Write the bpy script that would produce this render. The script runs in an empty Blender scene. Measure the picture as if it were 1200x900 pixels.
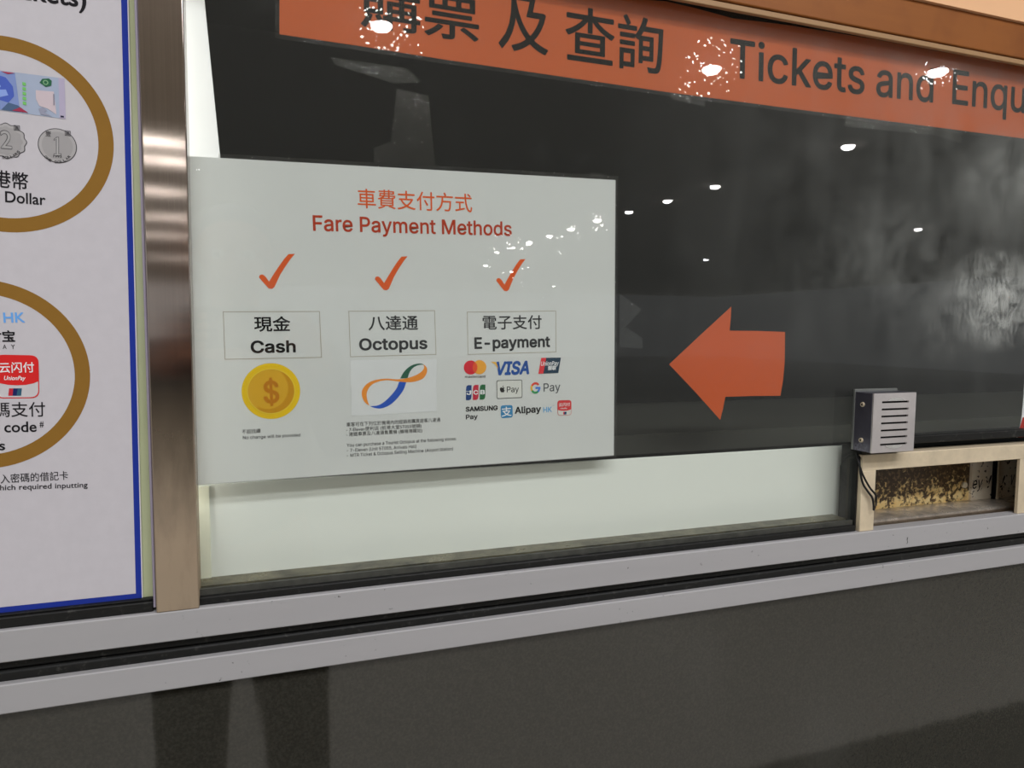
import bpy, bmesh, math, random
from mathutils import Vector, Matrix
random.seed(7)
scn = bpy.context.scene
col = scn.collection

# ------------------------------------------------------------------ camera, world, lights, exposure
ZC = 1.45                 # height of the lens above the floor
D = 0.683                 # lens to the plane of the window glass (y = 0)
F = 832.0                 # focal length in pixels of the 1200 wide frame
XD = (0.94159746, -0.01858948, 0.33622708)     # wall's right, in lens axes (right, down, forward)
ZD = (-0.00712331, 0.99715209, 0.07507969)     # wall's down
ND = (-0.33666523, -0.07308989, 0.93878346)    # into the wall
cd = bpy.data.cameras.new('camera'); cam = bpy.data.objects.new('camera', cd); col.objects.link(cam)
cd.sensor_width = 36; cd.lens = F / 1200 * 36; cd.clip_start = 0.01; cd.clip_end = 200
ax = [Vector((XD[i], ND[i], -ZD[i])) for i in range(3)]
R3 = Matrix((ax[0], -ax[1], -ax[2])).transposed()
cam.matrix_world = Matrix.Translation((0, -D, ZC)) @ R3.to_4x4()
scn.camera = cam
vs = scn.view_settings
scn.display_settings.display_device = 'sRGB'
vs.view_transform = 'Standard'; vs.look = 'None'; vs.exposure = 0; vs.gamma = 1; vs.use_curve_mapping = False
w = bpy.data.worlds.new('concourse'); scn.world = w; w.use_nodes = True
w.node_tree.nodes['Background'].inputs[0].default_value = (.96, .985, 1.0, 1)
w.node_tree.nodes['Background'].inputs[1].default_value = 0.5
scn.cycles.transparent_max_bounces = 16
scn.cycles.use_denoising = True
LAMP = 70.0              # radiance of the ceiling downlights
K = 0.70                  # light that reaches the window wall
booth = bpy.data.lights.new('booth_lamp', 'AREA'); booth.shape = 'RECTANGLE'; booth.size = .5; booth.size_y = .012
booth.energy = 0.29; booth.color = (1, 1, .95)      # tube lamp inside the booth, behind the steel post
bo = bpy.data.objects.new('booth_lamp', booth); col.objects.link(bo)
bo.matrix_world = Matrix.Translation((-.080, .012, ZC + .08)) @ Matrix(((0, .707, -.707), (0, -.707, -.707), (-1, 0, 0))).to_4x4()
for lx, ly, ll in ((.6, -2.0, 4.0), (.6, -2.75, 4.0)):      # fill lights without fixtures, added overhead to brighten the window wall
    tl = bpy.data.lights.new('added_fill_light', 'AREA'); tl.shape = 'RECTANGLE'; tl.size = ll; tl.size_y = .3
    tl.energy = 64; tl.color = (.94, .95, 1)
    to = bpy.data.objects.new('added_fill_light', tl); col.objects.link(to); to.location = (lx, ly, ZC+2.085)

# ------------------------------------------------------------------ helpers
def W(px, py, Y=0.0):
    """point of the plane y = Y seen in direction (px, py)"""
    r = (px - 600, py - 450, F)
    dx = sum(a*b for a, b in zip(r, XD)); dy = sum(a*b for a, b in zip(r, ND)); dz = -sum(a*b for a, b in zip(r, ZD))
    t = (D + Y) / dy
    return Vector((dx*t, Y, ZC + dz*t))

def lin(c):
    c /= 255
    return c/12.92 if c <= .04045 else ((c+.055)/1.055)**2.4
def col3(c, glass=False):
    """albedo that shows as sRGB c on the evenly lit wall, behind the window glass or in front of it"""
    if glass: v = [max(.004, (lin(x)-.018)/(K*.80)) for x in c]
    else: v = [lin(x)/K for x in c]
    return tuple(min(.93, x) for x in v) + (1,)

class NT:
    def __init__(self, name):
        self.m = bpy.data.materials.new(name); self.m.use_nodes = True
        self.t = self.m.node_tree; self.t.nodes.clear()
        self.out = self.n('ShaderNodeOutputMaterial')
    def n(self, typ, **kw):
        nd = self.t.nodes.new(typ)
        for k, v in kw.items(): setattr(nd, k, v)
        return nd
    def l(self, a, b): self.t.links.new(a, b)
    def coord(self, scale=(1, 1, 1), loc=(0, 0, 0)):
        tc = self.n('ShaderNodeTexCoord'); mp = self.n('ShaderNodeMapping')
        mp.inputs['Scale'].default_value = scale; mp.inputs['Location'].default_value = loc
        self.l(tc.outputs['Object'], mp.inputs['Vector']); return mp.outputs['Vector']
    def noise(self, scale, detail=4, rough=.55, vec=None, dist=0):
        nn = self.n('ShaderNodeTexNoise'); nn.inputs['Scale'].default_value = scale
        nn.inputs['Detail'].default_value = detail; nn.inputs['Roughness'].default_value = rough
        nn.inputs['Distortion'].default_value = dist
        self.l(vec if vec is not None else self.coord(), nn.inputs['Vector']); return nn.outputs['Fac']
    def ramp(self, v, lo, hi, a=0., b=1.):
        r = self.n('ShaderNodeMapRange'); r.inputs['From Min'].default_value = lo; r.inputs['From Max'].default_value = hi
        r.inputs['To Min'].default_value = a; r.inputs['To Max'].default_value = b
        self.l(v, r.inputs['Value']); return r.outputs['Result']
    def math(self, op, a, b):
        m = self.n('ShaderNodeMath', operation=op)
        for i, x in enumerate((a, b)):
            if isinstance(x, (int, float)): m.inputs[i].default_value = x
            else: self.l(x, m.inputs[i])
        return m.outputs[0]
    def mixc(self, f, a, b):
        m = self.n('ShaderNodeMix', data_type='RGBA')
        if isinstance(f, (int, float)): m.inputs[0].default_value = f
        else: self.l(f, m.inputs[0])
        for i, x in ((6, a), (7, b)):
            if isinstance(x, tuple): m.inputs[i].default_value = x
            else: self.l(x, m.inputs[i])
        return m.outputs[2]
    def bump(self, h, strength, dist=.001):
        b = self.n('ShaderNodeBump'); b.inputs['Strength'].default_value = strength; b.inputs['Distance'].default_value = dist
        self.l(h, b.inputs['Height']); return b.outputs['Normal']
    def principled(self, color, rough=.5, spec=.5, metal=0., normal=None, aniso=0.):
        p = self.n('ShaderNodeBsdfPrincipled')
        if isinstance(color, tuple): p.inputs['Base Color'].default_value = color
        else: self.l(color, p.inputs['Base Color'])
        if isinstance(rough, (int, float)): p.inputs['Roughness'].default_value = rough
        else: self.l(rough, p.inputs['Roughness'])
        p.inputs['Specular IOR Level'].default_value = spec; p.inputs['Metallic'].default_value = metal
        p.inputs['Anisotropic'].default_value = aniso
        if normal is not None: self.l(normal, p.inputs['Normal'])
        self.l(p.outputs[0], self.out.inputs[0]); return p

_ink = {}
def ink(r, g, b, glass=True, dirt=0.0):
    """printed colour: matt, with a slight uneven tone of the print"""
    k = (r, g, b, glass)
    if k not in _ink:
        t = NT('print_%d_%d_%d' % (r, g, b)); c = col3((r, g, b), glass)
        c2 = tuple(x*.9 for x in c[:3]) + (1,)
        t.principled(t.mixc(t.noise(90, 3), c, c2), .7, 0.0 if glass else .15)
        _ink[k] = t.m
    return _ink[k]

def simple(name, rgb, rough=.5, spec=.5, metal=0., var=.12, scale=40, glass=False, bump=0., bscale=200):
    t = NT(name); c = col3(rgb, glass); c2 = tuple(x*(1-var) for x in c[:3]) + (1,)
    nrm = t.bump(t.noise(bscale, 3), bump, .0005) if bump else None
    t.principled(t.mixc(t.noise(scale, 5), c, c2), rough, spec, metal, nrm); return t.m

def tag(o, label=None, cat=None, group=None, kind=None):
    if label: o['label'] = label
    if cat: o['category'] = cat
    if group: o['group'] = group
    if kind: o['kind'] = kind
    return o
def empty(name, loc, label, cat, group=None):
    o = bpy.data.objects.new(name, None); col.objects.link(o); o.location = loc; o.empty_display_size = .05
    return tag(o, label, cat, group)

class MB:
    """collects faces in world coordinates, builds ONE mesh object"""
    def __init__(self): self.bm = bmesh.new(); self.mats = []
    def mi(self, m):
        if m not in self.mats: self.mats.append(m)
        return self.mats.index(m)
    def face(self, pts, m, smooth=False):
        try: f = self.bm.faces.new([self.bm.verts.new(p) for p in pts])
        except ValueError: return None
        f.material_index = self.mi(m); f.smooth = smooth; return f
    def flat(self, pts, m):
        """flat polygon that faces the viewer's side (-y)"""
        f = self.face(pts, m); f.normal_update()
        if f.normal.y > 0: f.normal_flip()
        if len(pts) > 4: bmesh.ops.triangulate(self.bm, faces=[f], ngon_method='EAR_CLIP')
    def slab(self, pts, th, m, dirv=(0, 1, 0)):
        """polygon pts pushed th along dirv, closed"""
        d = Vector(dirv) * th; n = len(pts); i = self.mi(m)
        a = [self.bm.verts.new(p) for p in pts]; b = [self.bm.verts.new(Vector(p)+d) for p in pts]
        fs = [self.bm.faces.new(a), self.bm.faces.new(b[::-1])]
        for k in range(n): fs.append(self.bm.faces.new((a[(k+1) % n], a[k], b[k], b[(k+1) % n])))
        for f in fs: f.material_index = i
        bmesh.ops.recalc_face_normals(self.bm, faces=fs)
        big = [f for f in fs if len(f.verts) > 4]
        if big: bmesh.ops.triangulate(self.bm, faces=big, ngon_method='EAR_CLIP')
    def box(self, x0, x1, y0, y1, z0, z1, m, bev=0., seg=2):
        vs_ = [self.bm.verts.new((x, y, z)) for x in (x0, x1) for y in (y0, y1) for z in (z0, z1)]
        i = self.mi(m); fs = []
        for q in ((0, 1, 3, 2), (4, 6, 7, 5), (0, 4, 5, 1), (2, 3, 7, 6), (0, 2, 6, 4), (1, 5, 7, 3)):
            f = self.bm.faces.new([vs_[k] for k in q]); f.material_index = i; fs.append(f)
        bmesh.ops.recalc_face_normals(self.bm, faces=fs)
        if bev:
            es = list({e for f in fs for e in f.edges})
            r = bmesh.ops.bevel(self.bm, geom=es, offset=bev, segments=seg, affect='EDGES', profile=.5)
            for f in r['faces']: f.material_index = i; f.smooth = True
    def cyl(self, p, q, r, m, n=20, r2=None, caps=True):
        p, q = Vector(p), Vector(q); d = (q-p).normalized(); r2 = r if r2 is None else r2
        u = d.orthogonal().normalized(); v = d.cross(u); i = self.mi(m)
        A = [self.bm.verts.new(p+(u*math.cos(a)+v*math.sin(a))*r) for a in [k*2*math.pi/n for k in range(n)]]
        B = [self.bm.verts.new(q+(u*math.cos(a)+v*math.sin(a))*r2) for a in [k*2*math.pi/n for k in range(n)]]
        fs = []
        for k in range(n):
            f = self.bm.faces.new((A[k], A[(k+1) % n], B[(k+1) % n], B[k])); f.smooth = True; fs.append(f)
        if caps: fs += [self.bm.faces.new(A[::-1]), self.bm.faces.new(B)]
        for f in fs: f.material_index = i
    def tube(self, pts, r, m, n=10, sub=8):
        pts = [Vector(p) for p in pts]; P = []
        for k in range(len(pts)-1):
            p0 = pts[max(k-1, 0)]; p1 = pts[k]; p2 = pts[k+1]; p3 = pts[min(k+2, len(pts)-1)]
            for s in range(sub):
                t = s/sub
                P.append(.5*((2*p1)+(p2-p0)*t+(2*p0-5*p1+4*p2-p3)*t*t+(3*p1-p0-3*p2+p3)*t**3))
        P.append(pts[-1]); i = self.mi(m); prev = None; u = None
        for k, p in enumerate(P):
            d = (P[min(k+1, len(P)-1)]-P[max(k-1, 0)]).normalized()
            u = d.orthogonal() if u is None else u-d*u.dot(d); u.normalize(); v = d.cross(u)
            ring = [self.bm.verts.new(p+(u*math.cos(a)+v*math.sin(a))*r) for a in [j*2*math.pi/n for j in range(n)]]
            if prev:
                for j in range(n):
                    f = self.bm.faces.new((prev[j], prev[(j+1) % n], ring[(j+1) % n], ring[j])); f.smooth = True; f.material_index = i
            else: self.bm.faces.new(ring[::-1]).material_index = i
            prev = ring
        self.bm.faces.new(prev).material_index = i
    def add_mesh(self, me, M, m):
        i = self.mi(m); n0 = len(self.bm.verts)
        vs_ = [self.bm.verts.new(M @ v.co) for v in me.vertices]
        for p in me.polygons:
            try:
                f = self.bm.faces.new([vs_[k] for k in p.vertices]); f.material_index = i; f.normal_update()
                if f.normal.y > 0: f.normal_flip()
            except ValueError: pass
    def build(self, name, parent=None, loc=None):
        me = bpy.data.meshes.new(name); o = bpy.data.objects.new(name, me); col.objects.link(o)
        base = parent
        off = Vector((0, 0, 0)); q = parent
        if parent is not None:
            while q is not None: off += q.location; q = q.parent
        if loc is None: loc = off if parent is not None else Vector((0, 0, 0))
        loc = Vector(loc)
        bmesh.ops.translate(self.bm, verts=self.bm.verts, vec=-loc)
        self.bm.to_mesh(me); self.bm.free()
        for m in self.mats: me.materials.append(m)
        o.parent = parent; o.location = loc - off
        return o

# --- writing: lettering laid on a vertical plane. GROTESK holds outlines (advance | contours) of a plain grotesque alphabet
GROTESK = r"""$|447|202,-74 202,583 244,583 244,-74;224,-9 172,-4 128,9 91,31 64,60 46,96 38,137 104,137 110,110 123,88 142,71 166,59 224,49 257,52 286,60 311,74 329,92 341,114 346,139 342,161 332,179 296,205 245,222 184,239 128,260 86,289 60,326 52,372 58,413 75,448 102,476 138,498 180,511 227,516 275,511 316,498 351,476 377,449 394,415 401,378 337,378 326,412 302,437 267,453 225,459 194,456 167,448 145,435 129,418 118,398 115,376 119,352 131,334 169,308 212,293 264,279 312,264 359,238 395,198 405,171 408,139 403,99 386,64 360,34 323,11 278,-4
&|448|197,-7 150,-2 110,12 78,34 54,62 39,96 34,133 37,163 47,189 85,235 140,279 216,335 237,352 255,375 262,405 258,427 245,445 226,457 201,461 168,453 145,431 137,399 145,363 169,327 204,284 438,0 364,0 171,231 121,293 87,344 78,370 75,398 79,430 91,458 109,481 134,499 165,510 200,513 235,510 266,499 290,482 308,459 320,433 324,404 315,362 291,325 256,293 154,217 110,174 100,154 97,131 100,108 109,87 124,70 143,57 166,49 193,46 223,50 251,59 301,95 321,121 336,151 346,186 349,224 408,224 405,180 397,144 371,92 345,62 333,47 305,23 271,7 234,-3
(|273|89,207 101,324 132,441 177,539 236,539 191,428 161,313 151,207 160,115 188,16 236,-96 177,-96 139,-21 111,55 95,131
)|273|37,-96 86,18 113,116 122,207 112,313 82,428 37,539 97,539 142,441 173,323 184,207 178,130 161,53 134,-22 97,-96
,|188|38,-119 68,71 137,71 84,-119
-|453|337,244 337,188 114,188 114,244
0|453|227,-7 174,1 130,24 95,62 69,113 53,178 48,254 53,330 69,395 95,447 130,484 174,508 227,516 279,508 323,484 358,447 384,395 400,330 405,254 400,178 384,113 359,62 323,24 279,1;227,50 261,56 290,74 313,103 330,144 340,194 344,254 340,314 330,365 313,405 290,435 261,453 227,460 192,453 163,435 140,405 123,365 113,314 109,254 113,194 123,144 140,103 163,74 192,56
5|453|221,-7 178,-2 140,11 108,32 83,60 66,93 60,130 122,130 127,108 138,89 173,60 221,50 250,53 276,64 298,82 314,104 324,131 328,162 324,193 314,221 297,244 275,262 248,273 218,277 167,268 128,246 67,253 96,509 366,509 366,452 151,452 134,301 136,301 178,325 229,334 263,330 294,321 321,306 345,285 364,260 379,231 388,199 391,163 385,117 369,76 343,41 309,15 268,-1
7|453|97,0 323,448 323,452 62,452 62,509 391,509 391,449 165,0
:|188|95,-4 78,-1 63,9 53,24 50,41 53,59 63,73 78,83 95,87 113,83 128,73 138,59 141,41 138,24 128,9 113,-1;95,271 78,274 63,284 53,299 50,316 53,334 63,349 78,359 95,362 113,359 128,349 138,334 141,316 138,299 128,284 113,274
A|480|16,0 201,509 276,509 463,0 395,0 287,302 264,372 232,478 245,478 213,371 191,302 85,0;110,142 110,199 370,199 370,142
B|456|60,0 60,509 241,509 289,504 329,491 359,469 381,442 394,410 398,374 395,344 387,320 356,286 315,267 315,262 339,257 363,245 385,227 402,203 414,173 418,136 413,100 400,67 377,39 344,18 301,4 247,0;125,57 245,57 296,63 330,80 349,105 355,137 352,161 342,184 327,203 306,218 279,228 248,231 125,231;125,285 238,285 288,296 308,309 323,326 333,348 336,372 330,403 313,429 283,446 240,452 125,452
C|510|267,-7 205,1 150,25 104,63 70,115 48,179 40,254 48,329 70,393 104,445 150,484 205,508 267,516 340,504 373,490 402,471 427,447 448,418 463,385 473,348 408,348 389,395 357,428 315,449 267,456 223,450 184,432 150,403 125,364 109,314 103,254 109,194 125,145 151,105 184,76 223,59 267,53 315,60 357,81 389,114 408,160 473,160 463,124 448,91 428,62 402,38 373,19 341,5 305,-4
E|419|60,0 60,509 372,509 372,452 125,452 125,286 355,286 355,229 125,229 125,57 375,57 375,0
F|410|60,0 60,509 369,509 369,452 125,452 125,278 346,278 346,221 125,221 125,0
G|520|269,-7 205,1 149,25 104,64 69,116 47,179 40,254 47,329 69,393 103,445 149,484 203,508 265,516 304,513 340,504 374,489 403,469 429,445 449,416 465,384 474,349 408,349 387,393 356,427 315,448 265,456 222,450 183,432 150,404 125,364 109,314 103,254 109,194 125,145 151,105 184,76 224,59 269,53 309,57 345,71 374,93 396,123 410,160 415,202 434,199 283,199 283,256 478,256 478,200 471,141 451,91 419,50 377,19 326,0
H|517|60,0 60,509 125,509 125,289 392,289 392,509 457,509 457,0 392,0 392,232 125,232 125,0
I|300|31,0 31,57 118,57 118,452 31,452 31,509 269,509 269,452 183,452 183,57 269,57 269,0
J|396|185,-7 124,3 75,33 44,81 33,145 33,173 98,173 98,145 104,104 122,74 149,56 185,50 220,56 248,74 266,104 272,145 272,509 336,509 336,145 326,81 294,33 246,3
K|467|104,145 104,216 139,261 174,303 212,344 364,509 448,509 231,276 228,276;60,0 60,509 125,509 125,334 124,225 125,193 125,0;372,0 188,259 228,309 449,0
M|628|60,0 60,509 152,509 277,187 287,159 299,123 311,84 322,49 307,49 318,83 330,121 342,158 352,187 476,509 568,509 568,0 504,0 504,291 504,327 505,369 506,413 507,457 513,457 498,409 482,363 467,322 456,291 342,0 286,0 170,291 159,321 145,361 129,408 112,457 119,457 120,416 121,372 122,328 122,291 122,0
N|523|60,0 60,509 136,509 343,183 363,151 388,107 414,55 405,54 401,108 399,157 399,195 399,509 463,509 463,0 387,0 202,290 177,331 148,381 108,452 119,454 122,384 124,328 125,291 125,0
O|533|267,-7 205,1 150,25 105,63 70,115 48,179 40,254 48,329 70,393 105,445 150,484 205,508 267,516 329,508 384,484 429,445 464,393 486,329 493,254 486,179 464,115 429,63 384,25 329,1;267,53 310,59 349,76 383,105 408,144 425,194 430,254 425,314 408,365 383,404 349,433 310,450 267,456 223,450 184,433 151,404 125,364 109,314 103,254 109,194 125,144 151,105 184,76 223,59
P|445|60,0 60,509 235,509 289,503 332,487 366,462 390,430 404,391 409,348 404,304 390,265 366,233 332,207 289,191 235,186 125,186 125,0;233,242 269,246 297,256 318,272 333,294 342,319 344,348 342,376 333,402 318,423 297,439 268,449 232,452 125,452 125,242
R|449|60,0 60,509 236,509 290,504 333,489 367,465 390,433 405,395 409,352 405,309 390,271 367,240 333,217 289,203 236,198 125,198 125,0;234,255 269,258 298,267 319,281 334,300 342,324 345,352 342,380 334,405 319,425 298,440 269,449 233,452 125,452 125,255;353,0 230,229 303,229 428,0
S|447|224,-9 172,-4 128,9 91,31 64,60 46,96 38,137 104,137 110,110 123,88 142,71 166,59 224,49 257,52 286,60 311,74 329,92 341,114 346,139 342,161 332,179 296,205 245,222 184,239 128,260 86,289 60,326 52,372 58,413 75,448 102,476 138,498 180,511 227,516 275,511 316,498 351,476 377,449 394,415 401,378 337,378 326,412 302,437 267,453 225,459 194,456 167,448 145,435 129,418 118,398 115,376 119,352 131,334 169,308 212,293 264,279 312,264 359,238 395,198 405,171 408,139 403,99 386,64 360,34 323,11 278,-4
T|449|32,452 32,509 417,509 417,452 257,452 257,0 193,0 193,452
U|517|259,-8 203,-2 154,15 114,43 85,80 66,124 60,173 60,509 124,509 124,178 128,144 141,113 160,87 187,68 220,56 259,52 298,56 331,68 357,87 377,113 389,144 393,178 393,509 457,509 457,173 451,124 433,80 403,43 363,15 315,-2
V|480|204,0 16,509 84,509 192,206 215,137 248,31 235,31 267,138 290,206 395,509 463,509 278,0
Y|472|203,0 203,208 16,509 91,509 192,344 222,292 250,230 224,230 251,293 280,344 381,509 455,509 268,208 268,0
a|389|160,-9 126,-5 94,5 68,22 48,45 35,73 30,108 34,138 43,161 58,179 78,193 125,211 178,220 234,227 265,235 273,243 276,255 276,257 267,297 240,322 196,331 149,322 118,301 100,274 41,291 57,322 79,346 104,364 133,375 194,384 239,379 286,360 306,343 322,320 333,290 337,251 337,0 277,0 277,52 272,52 252,25 215,1;170,45 202,49 228,59 248,74 263,93 272,115 276,138 276,190 259,182 231,176 200,171 175,168 134,159 103,139 95,124 92,105 102,72 130,52
b|424|229,-8 198,-5 172,4 138,31 118,59 112,59 112,0 53,0 53,509 114,509 114,319 118,319 137,346 171,373 197,381 229,384 274,378 313,361 345,332 370,293 385,245 390,189 385,133 370,84 346,45 313,16 274,-2;220,47 253,51 279,66 301,88 316,117 325,151 328,189 325,227 316,261 301,290 280,311 253,325 220,330 188,325 161,312 140,291 125,263 116,229 113,189 116,150 125,115 140,86 162,65 188,51
c|396|207,-8 159,-2 117,16 82,46 56,85 40,133 34,187 40,243 56,291 82,330 117,360 159,378 207,384 260,377 305,356 340,322 362,277 303,262 290,289 270,311 242,325 207,330 173,325 145,310 124,287 108,258 99,224 96,187 99,151 108,117 124,89 145,66 173,51 207,46 243,52 271,66 292,89 304,117 363,102 341,56 306,21 261,-1
d|424|195,-8 151,-2 111,16 79,45 55,84 39,133 34,189 39,245 55,293 79,332 112,361 151,378 196,384 228,381 253,373 287,346 306,319 311,319 311,509 372,509 372,0 313,0 313,59 307,59 287,31 252,4 227,-5;205,47 236,51 263,65 284,86 299,115 309,150 312,189 309,229 300,263 284,291 263,312 237,325 205,330 172,325 145,311 124,290 108,261 99,227 96,189 99,151 109,117 124,88 145,66 172,51
e|404|212,-8 161,-2 117,16 82,46 56,85 40,132 34,187 39,242 55,290 81,329 115,359 157,378 205,384 266,374 294,361 319,341 341,315 357,282 368,242 371,194 371,169 75,169 75,221 338,221 310,202 307,237 298,269 283,294 263,314 237,326 205,330 173,326 146,313 125,294 109,270 99,241 96,211 96,178 100,139 110,106 128,80 151,61 179,50 212,46 254,53 285,73 306,105 365,91 353,63 335,39 311,19 283,4 249,-5
f|254|228,379 228,327 6,327 6,379;81,0 81,432 84,461 96,486 113,505 135,519 187,530 222,527 243,521 227,468 215,472 195,474 171,470 154,460 145,443 142,419 142,0
g|425|207,-151 168,-148 134,-140 82,-110 51,-69 101,-41 122,-66 154,-88 207,-97 249,-92 282,-75 304,-47 311,-6 311,68 306,68 287,41 252,16 227,8 195,5 152,10 113,27 80,53 55,90 39,136 34,191 39,246 55,293 80,332 112,361 152,378 196,384 228,382 253,373 288,346 308,319 313,319 313,379 372,379 372,-9 367,-54 350,-90 324,-117 291,-136 251,-147;205,59 237,63 264,75 285,95 300,121 309,154 312,193 309,231 300,264 285,291 264,312 237,325 205,330 172,325 145,312 124,290 109,262 99,229 96,193 99,155 109,123 124,96 145,76 172,63
h|410|114,227 114,0 53,0 53,509 114,509 114,287 102,287 124,332 152,362 187,379 227,384 264,380 295,369 321,349 341,321 353,285 357,240 357,0 296,0 296,235 290,275 273,304 246,323 210,329 184,326 161,317 141,303 126,283 117,257
i|167|53,0 53,379 114,379 114,0;84,443 67,446 54,455 44,468 41,483 44,499 54,512 67,521 84,524 100,521 114,512 123,499 126,483 123,468 114,455 100,446
k|381|110,137 110,212 121,212 284,379 360,379 184,199 177,199;53,0 53,509 114,509 114,0;294,0 148,186 191,229 372,0
l|189|139,-2 101,3 74,20 58,47 53,84 53,509 114,509 114,99 120,62 130,54 146,52 160,53 170,54 181,3 162,-1
m|610|53,0 53,379 112,379 112,295 108,295 118,323 132,346 172,376 219,386 257,380 287,361 309,331 321,295 312,295 322,321 337,343 381,375 437,386 468,383 497,372 522,354 541,328 553,296 557,255 557,0 496,0 496,254 490,289 473,313 447,326 419,330 395,328 374,320 345,290 335,247 335,0 274,0 274,260 269,288 253,311 229,326 199,330 158,320 140,307 126,289 117,266 114,238 114,0
n|410|114,227 114,0 53,0 53,379 112,379 112,287 102,287 124,332 152,362 187,379 227,384 264,380 295,369 321,349 341,321 353,285 357,240 357,0 296,0 296,235 290,275 273,304 246,323 210,329 184,326 161,317 141,303 126,283 117,257
o|415|207,-8 159,-2 117,16 82,46 56,85 40,133 34,187 40,243 56,291 82,330 117,360 159,378 207,384 256,378 299,360 333,330 359,291 376,243 381,187 376,133 359,85 333,46 299,16 256,-2;207,46 242,51 270,66 292,89 307,117 316,151 319,187 316,224 307,258 292,287 270,310 242,325 207,330 173,325 145,310 124,287 108,258 99,224 96,187 99,151 108,117 124,89 145,66 173,51
p|424|53,-143 53,379 112,379 112,319 118,319 137,346 171,373 197,381 229,384 274,378 313,361 345,332 370,293 385,245 390,189 385,133 370,84 346,45 313,16 274,-2 229,-8 198,-5 173,4 138,31 118,59 114,59 114,-143;220,47 253,51 279,66 301,88 316,117 325,151 328,189 325,227 316,261 301,290 280,311 253,325 220,330 188,325 161,312 140,291 125,263 116,229 113,189 116,150 125,115 140,86 162,65 188,51
q|424|372,-143 311,-143 311,59 306,59 287,31 252,4 227,-5 195,-8 151,-2 111,16 79,45 55,84 39,133 34,189 39,245 55,293 79,332 112,361 151,378 196,384 228,381 253,373 287,346 307,319 313,319 313,379 372,379;205,47 236,51 263,65 284,86 299,115 309,150 312,189 309,229 300,263 284,291 263,312 237,325 205,330 172,325 145,311 124,290 108,261 99,227 96,189 99,151 109,117 124,88 145,66 172,51
r|259|53,0 53,379 112,379 112,321 115,321 130,347 152,367 181,380 213,385 229,384 243,384 243,322 230,324 207,326 182,323 159,315 140,301 126,284 117,262 114,237 114,0
s|365|182,-8 145,-5 112,3 84,18 62,38 45,63 36,94 94,107 105,79 124,60 150,49 181,45 217,50 244,62 262,81 268,103 265,121 254,136 237,147 212,155 149,170 104,186 72,208 53,237 47,274 51,305 65,332 87,354 115,370 149,381 187,384 223,381 254,372 279,358 299,339 324,290 268,277 258,298 243,316 219,328 187,333 156,329 131,317 114,299 109,277 112,258 124,243 172,223 229,209 275,194 306,171 325,142 331,107 326,75 312,47 290,24 260,6 223,-5
t|227|204,379 204,327 6,327 6,379;65,471 126,471 126,98 128,76 136,61 150,53 170,50 185,51 202,54 213,2 192,-3 168,-4 125,2 92,21 72,52 65,93
u|410|182,-5 146,-1 115,11 89,31 69,59 57,95 53,139 53,379 114,379 114,144 119,105 137,75 164,56 200,50 226,53 249,62 268,77 283,97 293,122 296,153 296,379 357,379 357,0 298,0 298,92 307,92 286,47 257,17 222,0
v|389|163,0 17,379 84,379 165,155 187,87 206,21 184,21 203,87 224,155 305,379 371,379 226,0
w|567|138,0 23,379 87,379 133,214 154,137 175,41 165,41 186,135 206,214 252,379 316,379 362,214 382,136 402,41 391,41 413,135 434,214 480,379 545,379 429,0 368,0 319,172 305,225 291,280 277,338 291,338 277,280 263,225 248,172 199,0
y|389|47,-139 61,-86 71,-87 104,-89 130,-74 151,-36 163,-1 17,379 84,379 165,155 187,87 206,21 184,21 202,87 224,155 305,379 371,379 204,-58 177,-107 139,-136 91,-145 65,-143
 |188|"""
GR_ = {}
for ln in GROTESK.split('\n'):
    adv, cont = ln[2:].split('|')
    GR_[ln[0]] = (int(adv)/1000, [[tuple(int(v)/1000 for v in q.split(',')) for q in c.split(' ')] for c in cont.split(';')] if cont else [])
_gl = {}
def curve_mesh(cu):
    o = bpy.data.objects.new('glyphs', cu); col.objects.link(o)
    me = bpy.data.meshes.new_from_object(o.evaluated_get(bpy.context.evaluated_depsgraph_get()))
    bpy.data.objects.remove(o); bpy.data.curves.remove(cu); return me
_of = {}
def outline_faces(ch):
    """filled pieces of one letter: every outer contour with the holes inside it"""
    if ch in _of: return _of[ch]
    cs = GR_[ch][1]; res = []
    ar = lambda c: sum(c[i-1][0]*c[i][1]-c[i][0]*c[i-1][1] for i in range(len(c)))/2
    def inside(p, c):
        r = False
        for i in range(len(c)):
            (x1, y1), (x2, y2) = c[i-1], c[i]
            if (y1 > p[1]) != (y2 > p[1]) and p[0] < (x2-x1)*(p[1]-y1)/(y2-y1)+x1: r = not r
        return r
    if cs:
        sg = ar(max(cs, key=lambda c: abs(ar(c)))) > 0
        for k, c in enumerate([c for c in cs if (ar(c) > 0) == sg]):
            cu = bpy.data.curves.new('glyphs', 'CURVE'); cu.dimensions = '2D'; cu.fill_mode = 'BOTH'
            for q in [c]+[h for h in cs if (ar(h) > 0) != sg and inside(h[0], c)]:
                sp = cu.splines.new('POLY'); sp.points.add(len(q)-1); sp.use_cyclic_u = True
                for pt, (u, v) in zip(sp.points, q): pt.co = (u, v, 0, 1)
            me = curve_mesh(cu)
            res.append(([(v.co.x, v.co.y, k*1e-6) for v in me.vertices], [list(f.vertices) for f in me.polygons]))
    _of[ch] = res; return res
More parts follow.
